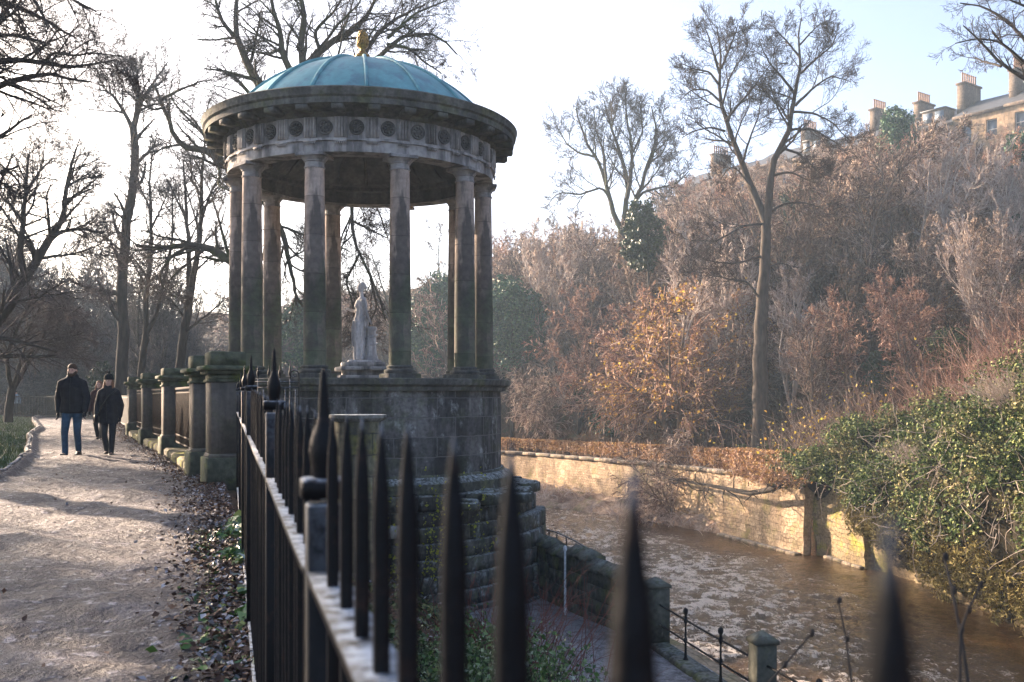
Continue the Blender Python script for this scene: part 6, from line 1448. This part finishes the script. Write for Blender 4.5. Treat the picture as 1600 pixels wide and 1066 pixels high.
# low scrub covering the hillside floor
N = 26000; y = 44 + 70 * g.random(N); s_ = 3 + 34 * g.random(N); x = rx(y) + s_ / .85; z = height(x, y); s0 = np.stack([x, y, z], 1); d = nrmz(g.normal(size=(N, 3)) * .5 + [0, 0, 1]); out = [s0]; L = .5 + .9 * g.random(N)
for q in range(3): d = nrmz(d + g.normal(size=d.shape) * .25 - [0, 0, .05]); out.append(out[-1] + d * (L / 3)[:, None])
m = MB(); m.tubes(np.stack(out, 1), np.full((N, 4), .012), 3); tag(obj('undergrowth', m, isl_mat('dark bramble stems', [(0, (.03, .02, .015)), (.7, (.12, .08, .055)), (1, (.26, .18, .12))], .9, .15)), 'dry brown undergrowth covering the hillside floor', 'undergrowth', kind='stuff')
N = 16000; y = 46 + 80 * g.random(N); px_ = -200 + 800 * g.random(N); x = (px_ - 800) / F * y; k_ = (x < ex(y) - 6) | ((x > ex(y) + .8) & (x < lx(y) - 1)); x, y = x[k_], y[k_]; N = len(x); s0 = np.stack([x, y, height(x, y)], 1); d = nrmz(g.normal(size=(N, 3)) * .5 + [0, 0, 1]); out = [s0]; L = .6 + 1.2 * g.random(N)
for q in range(3): d = nrmz(d + g.normal(size=d.shape) * .25 - [0, 0, .05]); out.append(out[-1] + d * (L / 3)[:, None])
m = MB(); m.tubes(np.stack(out, 1), np.full((N, 4), .014), 3); tag(obj('undergrowth', m, TWD), 'dark misty undergrowth beneath the wood on the left', 'undergrowth', kind='stuff')
g = np.random.default_rng(91); N = 26000; y = .5 + 23 * g.random(N); u_ = g.random(N); x = ex(y) + .15 + (lx(y) - 3.5 - ex(y)) * u_; pl = fbm(x * .9, y * .7, 41) > -.05
m = MB(); q = np.stack([x, y, height(x, y) + .03 + .10 * g.random(N)], 1); leafs(m, q[pl], nrmz(g.normal(size=(N, 3)) * .6 + [0, 0, 1])[pl], .075, g, .85)
tag(obj('bank_ivy', m, IVY), 'dark ivy creeping over the steep bank below the iron fence', 'ivy', kind='stuff')
m = MB(); k_ = ~pl; leafs(m, q[k_] * [1, 1, 1] - [0, 0, .04], nrmz(g.normal(size=(N, 3)) * .4 + [0, 0, 1])[k_], .06, g, .7)
tag(obj('fallen_leaves', m, FL), 'brown fallen leaves lying on the steep bank below the iron fence', 'leaf litter', kind='stuff')
# ================================================================== TERRACE ON THE HILL
SAND = stone_mat('sandstone ashlar', (.44, .31, .20), (.29, .21, .14), stain=(.12, .10, .085), sc=.35, brick=None, bumps=.4, stainamt=.5)
SANDD = stone_mat('sooty chimney stone', (.18, .14, .11), (.10, .08, .07), stain=(.07, .06, .055), sc=.6, bumps=.5)
SLATE = plain_mat('grey slates', (.07, .075, .085), .6, 0, 3, .35, .3, .4)
POT = plain_mat('terracotta chimney pots', (.30, .19, .13), .8, 0, 4, .25, .2, .2)
WHITE = plain_mat('white painted sash', (.50, .50, .50), .5, 0, 5, .08, .05, .4)
GLASS = plain_mat('window glass', (.10, .13, .17), .08, 0, 1, .2, .0, .8)
A0 = np.array([50.0, 95.0]); A1 = np.array([22.0, 133.0]); dv = A1 - A0; LT = np.linalg.norm(dv); uh = dv / LT; nh = np.array([-uh[1], uh[0]])
if nh @ np.array([-1, -1]) < 0: nh = -nh
ZE = 29.6; ah = math.atan2(uh[1], uh[0])
def hp(s, o): return A0 + uh * s + nh * o     # along the row, towards us
def panel(m, s0, s1, z0, z1, o): a = hp(s0, o); b = hp(s1, o); m.add([(*a, z0), (*b, z0), (*b, z1), (*a, z1)], [(0, 1, 2, 3)], [((s0, z0), (s1, z0), (s1, z1), (s0, z1))])
parties = [-16, -9.5, -3, 3.0, 8.3, 13.4, 18.8, 24.0, 28.2, 35.0, 42.4, 47.5]
labs = ['terrace house at the right edge under the overhanging branches', 'terrace house with shuttered windows just right of the pale tree tops', 'terrace house right of the tall broad chimney', 'terrace house directly left of the tall broad chimney', 'terrace house behind the green holly crown', 'terrace house left of the holly crown with low chimney', 'small roofed terrace house right of the forked tree', 'terrace house behind the right fork of the tall tree', 'terrace house seen between the two forks of the tall tree', 'terrace house behind the left fork of the tall tree', 'end terrace house at the left end of the hilltop row']
for k in range(len(parties) - 1):
    s0, s1 = parties[k] + .01, parties[k + 1] - .01; w = s1 - s0; dep = 9.; zb = 15.; dz = [0, 0, 0, .0, -.3, .1, -.2, 0, .2, -.1, 0][k]; ze = ZE + dz - .018 * s0
    c = hp((s0 + s1) / 2, 0); t_ = thing('terrace_house', labs[k], 'house', (*c, zb), 'row of stone terrace houses on the hilltop')
    nw = 3 if w > 6 else 2; ops = []
    for fl in range(3):
        zc = ze - 1.9 - fl * 3.5
        for q in range(nw): sc_ = s0 + w * (q + .5) / nw; ops.append((sc_ - .55, sc_ + .55, zc - 1.05, zc + .95))
    m = MB(); ss = sorted({s0, s1} | {o[0] for o in ops} | {o[1] for o in ops}); zz = sorted({zb, ze} | {o[2] for o in ops} | {o[3] for o in ops})
    for a, b in zip(ss[:-1], ss[1:]):
        for c0, c1 in zip(zz[:-1], zz[1:]):
            if any(o[0] <= (a + b) / 2 <= o[1] and o[2] <= (c0 + c1) / 2 <= o[3] for o in ops): continue
            panel(m, a, b, c0, c1, 0)
    for o in ops:
        a = hp(o[0], 0); b = hp(o[1], 0); a2 = hp(o[0], -.25); b2 = hp(o[1], -.25)
        m.add([(*a, o[2]), (*b, o[2]), (*b, o[3]), (*a, o[3]), (*a2, o[2]), (*b2, o[2]), (*b2, o[3]), (*a2, o[3])], [(0, 1, 5, 4), (1, 2, 6, 5), (2, 3, 7, 6), (3, 0, 4, 7)])
    for s_ in (s0, s1): a = hp(s_, 0); b = hp(s_, -dep); m.add([(*a, zb), (*b, zb), (*b, ze), (*hp(s_, -dep / 2), ze + 2.4), (*a, ze)], [(0, 1, 2, 3, 4)])
    panel(m, s0, s1, zb, ze, -dep)
    obj('wall', m, SAND, t_)
    m = MB(); cc = hp((s0 + s1) / 2, .10); m.box((*cc, ze - .12), (w - .02, .5, .28), ah, bev=.03); obj('cornice', m, SANDD, t_)
    m = MB(); e0 = hp(s0, .2); e1 = hp(s1, .2); r0 = hp(s0, -dep / 2); r1 = hp(s1, -dep / 2); b0 = hp(s0, -dep - .2); b1 = hp(s1, -dep - .2); zr = ze + 2.5
    m.add([(*e0, ze + .03), (*e1, ze + .03), (*r1, zr), (*r0, zr), (*b0, ze + .03), (*b1, ze + .03)], [(0, 1, 2, 3), (3, 2, 5, 4)]); rf = obj('roof', m, SLATE, t_)
    # chimney on the party wall towards the camera end
    s_ = parties[k]; big = k in (4, 1, 3, 6, 9, 10) or k == 2; hc = 3.1; zt = 33.9 - .02 * s_
    if k == 5: zt -= .6
    m = MB(); cc = hp(s_ + .45, -dep * .42); wd = 3.2 if k in (4, 10, 2) else 2.7; z0 = ze + .3; m.box((*cc, (z0 + zt) / 2), (.85, wd, zt - z0), ah, bev=.03); m.box((*cc, zt - .1), (1.08, wd + .25, .2), ah, bev=.03); m.box((*cc, z0 + (zt - z0) * .45), (.95, wd + .1, .1), ah)
    if k in (7, 9): continue_pots = 0
    else: continue_pots = 7; ch = obj('chimney', m, SANDD, rf)
    for q in range(continue_pots):
        pc = cc + nh * (wd - .3) * ((q + .5) / 7 - .5); m = MB(); m.lathe([(.13, zt - .01), (.10, zt + .1), (.085, zt + .95), (.12, zt + 1.0), (.12, zt + 1.08), (.08, zt + 1.1)], (*pc, 0), 8); pt = obj('chimney_pot', m, POT, t_, smooth=True)
    for o in ops:
        cc = hp((o[0] + o[1]) / 2, -.20); zc = (o[2] + o[3]) / 2; m = MB()
        for dx in (-.52, .52): m.box((*(cc + uh * dx), zc), (.09, .07, 2.0), ah)
        for dz_ in (-.96, 0, .96): m.box((*cc, zc + dz_), (.96, .065, .08), ah)
        fr_ = obj('window', m, WHITE, t_); m = MB(); m.box((*(hp((o[0] + o[1]) / 2, -.235)), zc), (1.0, .02, 1.96), ah); obj('pane', m, GLASS, fr_)
    if k in (1, 2, 4, 7): # dormer
        cc = hp((s0 + s1) / 2, -1.5); m = MB(); m.box((*cc, ze + 1.15), (2.6, 1.8, 1.5), ah, bev=.02); d_ = obj('dormer', m, SANDD, t_); m = MB()
        for q in (-.65, .65): m.box((*(cc + uh * q + nh * .91), ze + 1.2), (1.0, .03, 1.0), ah)
        obj('pane', m, GLASS, d_); m = MB(); m.box((*cc, ze + 1.95), (2.9, 2.1, .12), ah); obj('dormer_roof', m, SLATE, d_)

# trees standing directly in front of the terrace
g = np.random.default_rng(77)
for k in range(24):
    s_ = -12 + 60 * (k + .5 * g.random()) / 24; q = hp(s_, 3.0 + 5 * g.random()); pxx = 800 + q[0] / q[1] * F; z0 = float(height(*q))
    tg = np.interp(pxx, [1040, 1100, 1250, 1300, 1400, 1500, 1600, 1720], [285, 268, 232, 218, 196, 188, 222, 225]) + g.normal() * 10
    hgt = EYE + (HZ - tg) / F * q[1] - z0
    if hgt < 3: continue
    i = int(g.choice([0, 1, 2, 3])); c_ = dup(hillv[i], (q[0], q[1], z0), g.random() * 6, 'leafless tree screening the hilltop terrace', hgt / (8, 9, 7, 8.5)[i]); c_['group'] = 'leafless trees screening the terrace'
# ================================================================== CAMERA, SUN, SKY, AIR
cam = bpy.data.cameras.new('camera'); co = bpy.data.objects.new('camera', cam); COL.objects.link(co); scn.camera = co
co.location = (0, 0, EYE); co.rotation_euler = (R(90), 0, 0)
cam.sensor_width = 36; cam.lens = F / 1600 * 36; cam.shift_y = 85 / 1600; cam.clip_start = .05; cam.clip_end = 3000
cam.dof.use_dof = True; cam.dof.focus_distance = 24; cam.dof.aperture_fstop = 8
SUNAZ = R(-51); SUNEL = R(15)   # azimuth from +Y, negative to the left
w = bpy.data.worlds.new('World'); scn.world = w; w.use_nodes = True
nt = w.node_tree; bg = nt.nodes['Background']; sky = nt.nodes.new('ShaderNodeTexSky'); sky.sky_type = 'NISHITA'; sky.sun_disc = False
sky.sun_elevation = SUNEL; sky.sun_rotation = SUNAZ; sky.air_density = .5; sky.dust_density = 3.0; sky.ozone_density = .4
nt.links.new(sky.outputs[0], bg.inputs[0]); bg.inputs[1].default_value = .125
sd = bpy.data.lights.new('sun', 'SUN'); sd.energy = 5; sd.angle = R(.5); sd.color = (1, .76, .56)
so = bpy.data.objects.new('sun', sd); COL.objects.link(so)
dirv = Vector((math.sin(SUNAZ) * math.cos(SUNEL), math.cos(SUNAZ) * math.cos(SUNEL), math.sin(SUNEL)))
so.rotation_euler = dirv.to_track_quat('Z', 'Y').to_euler(); so.location = (-30, 40, 40)
# morning mist in the valley
m = MB(); m.box((-40, 290, 16.0), (1300, 900, 56.0))
vm = bpy.data.materials.new('mist'); vm.use_nodes = True; nt = vm.node_tree; nt.nodes.clear()
out = nt.nodes.new('ShaderNodeOutputMaterial'); pv = nt.nodes.new('ShaderNodeVolumePrincipled')
pv.inputs['Color'].default_value = (.66, .84, 1, 1); pv.inputs['Density'].default_value = .0009; pv.inputs['Anisotropy'].default_value = .1
nt.links.new(pv.outputs[0], out.inputs['Volume'])
hz_o = obj('haze', m, vm); tag(hz_o, 'pale even morning mist filling the valley', 'mist', kind='stuff')
scn.view_settings.view_transform = 'Standard'; scn.view_settings.look = 'None'; scn.view_settings.exposure = 2.1; scn.view_settings.gamma = 1
scn.cycles.volume_bounces = 1; scn.cycles.max_bounces = 6; scn.cycles.diffuse_bounces = 3; scn.cycles.transparent_max_bounces = 4
scn.cycles.use_denoising = True
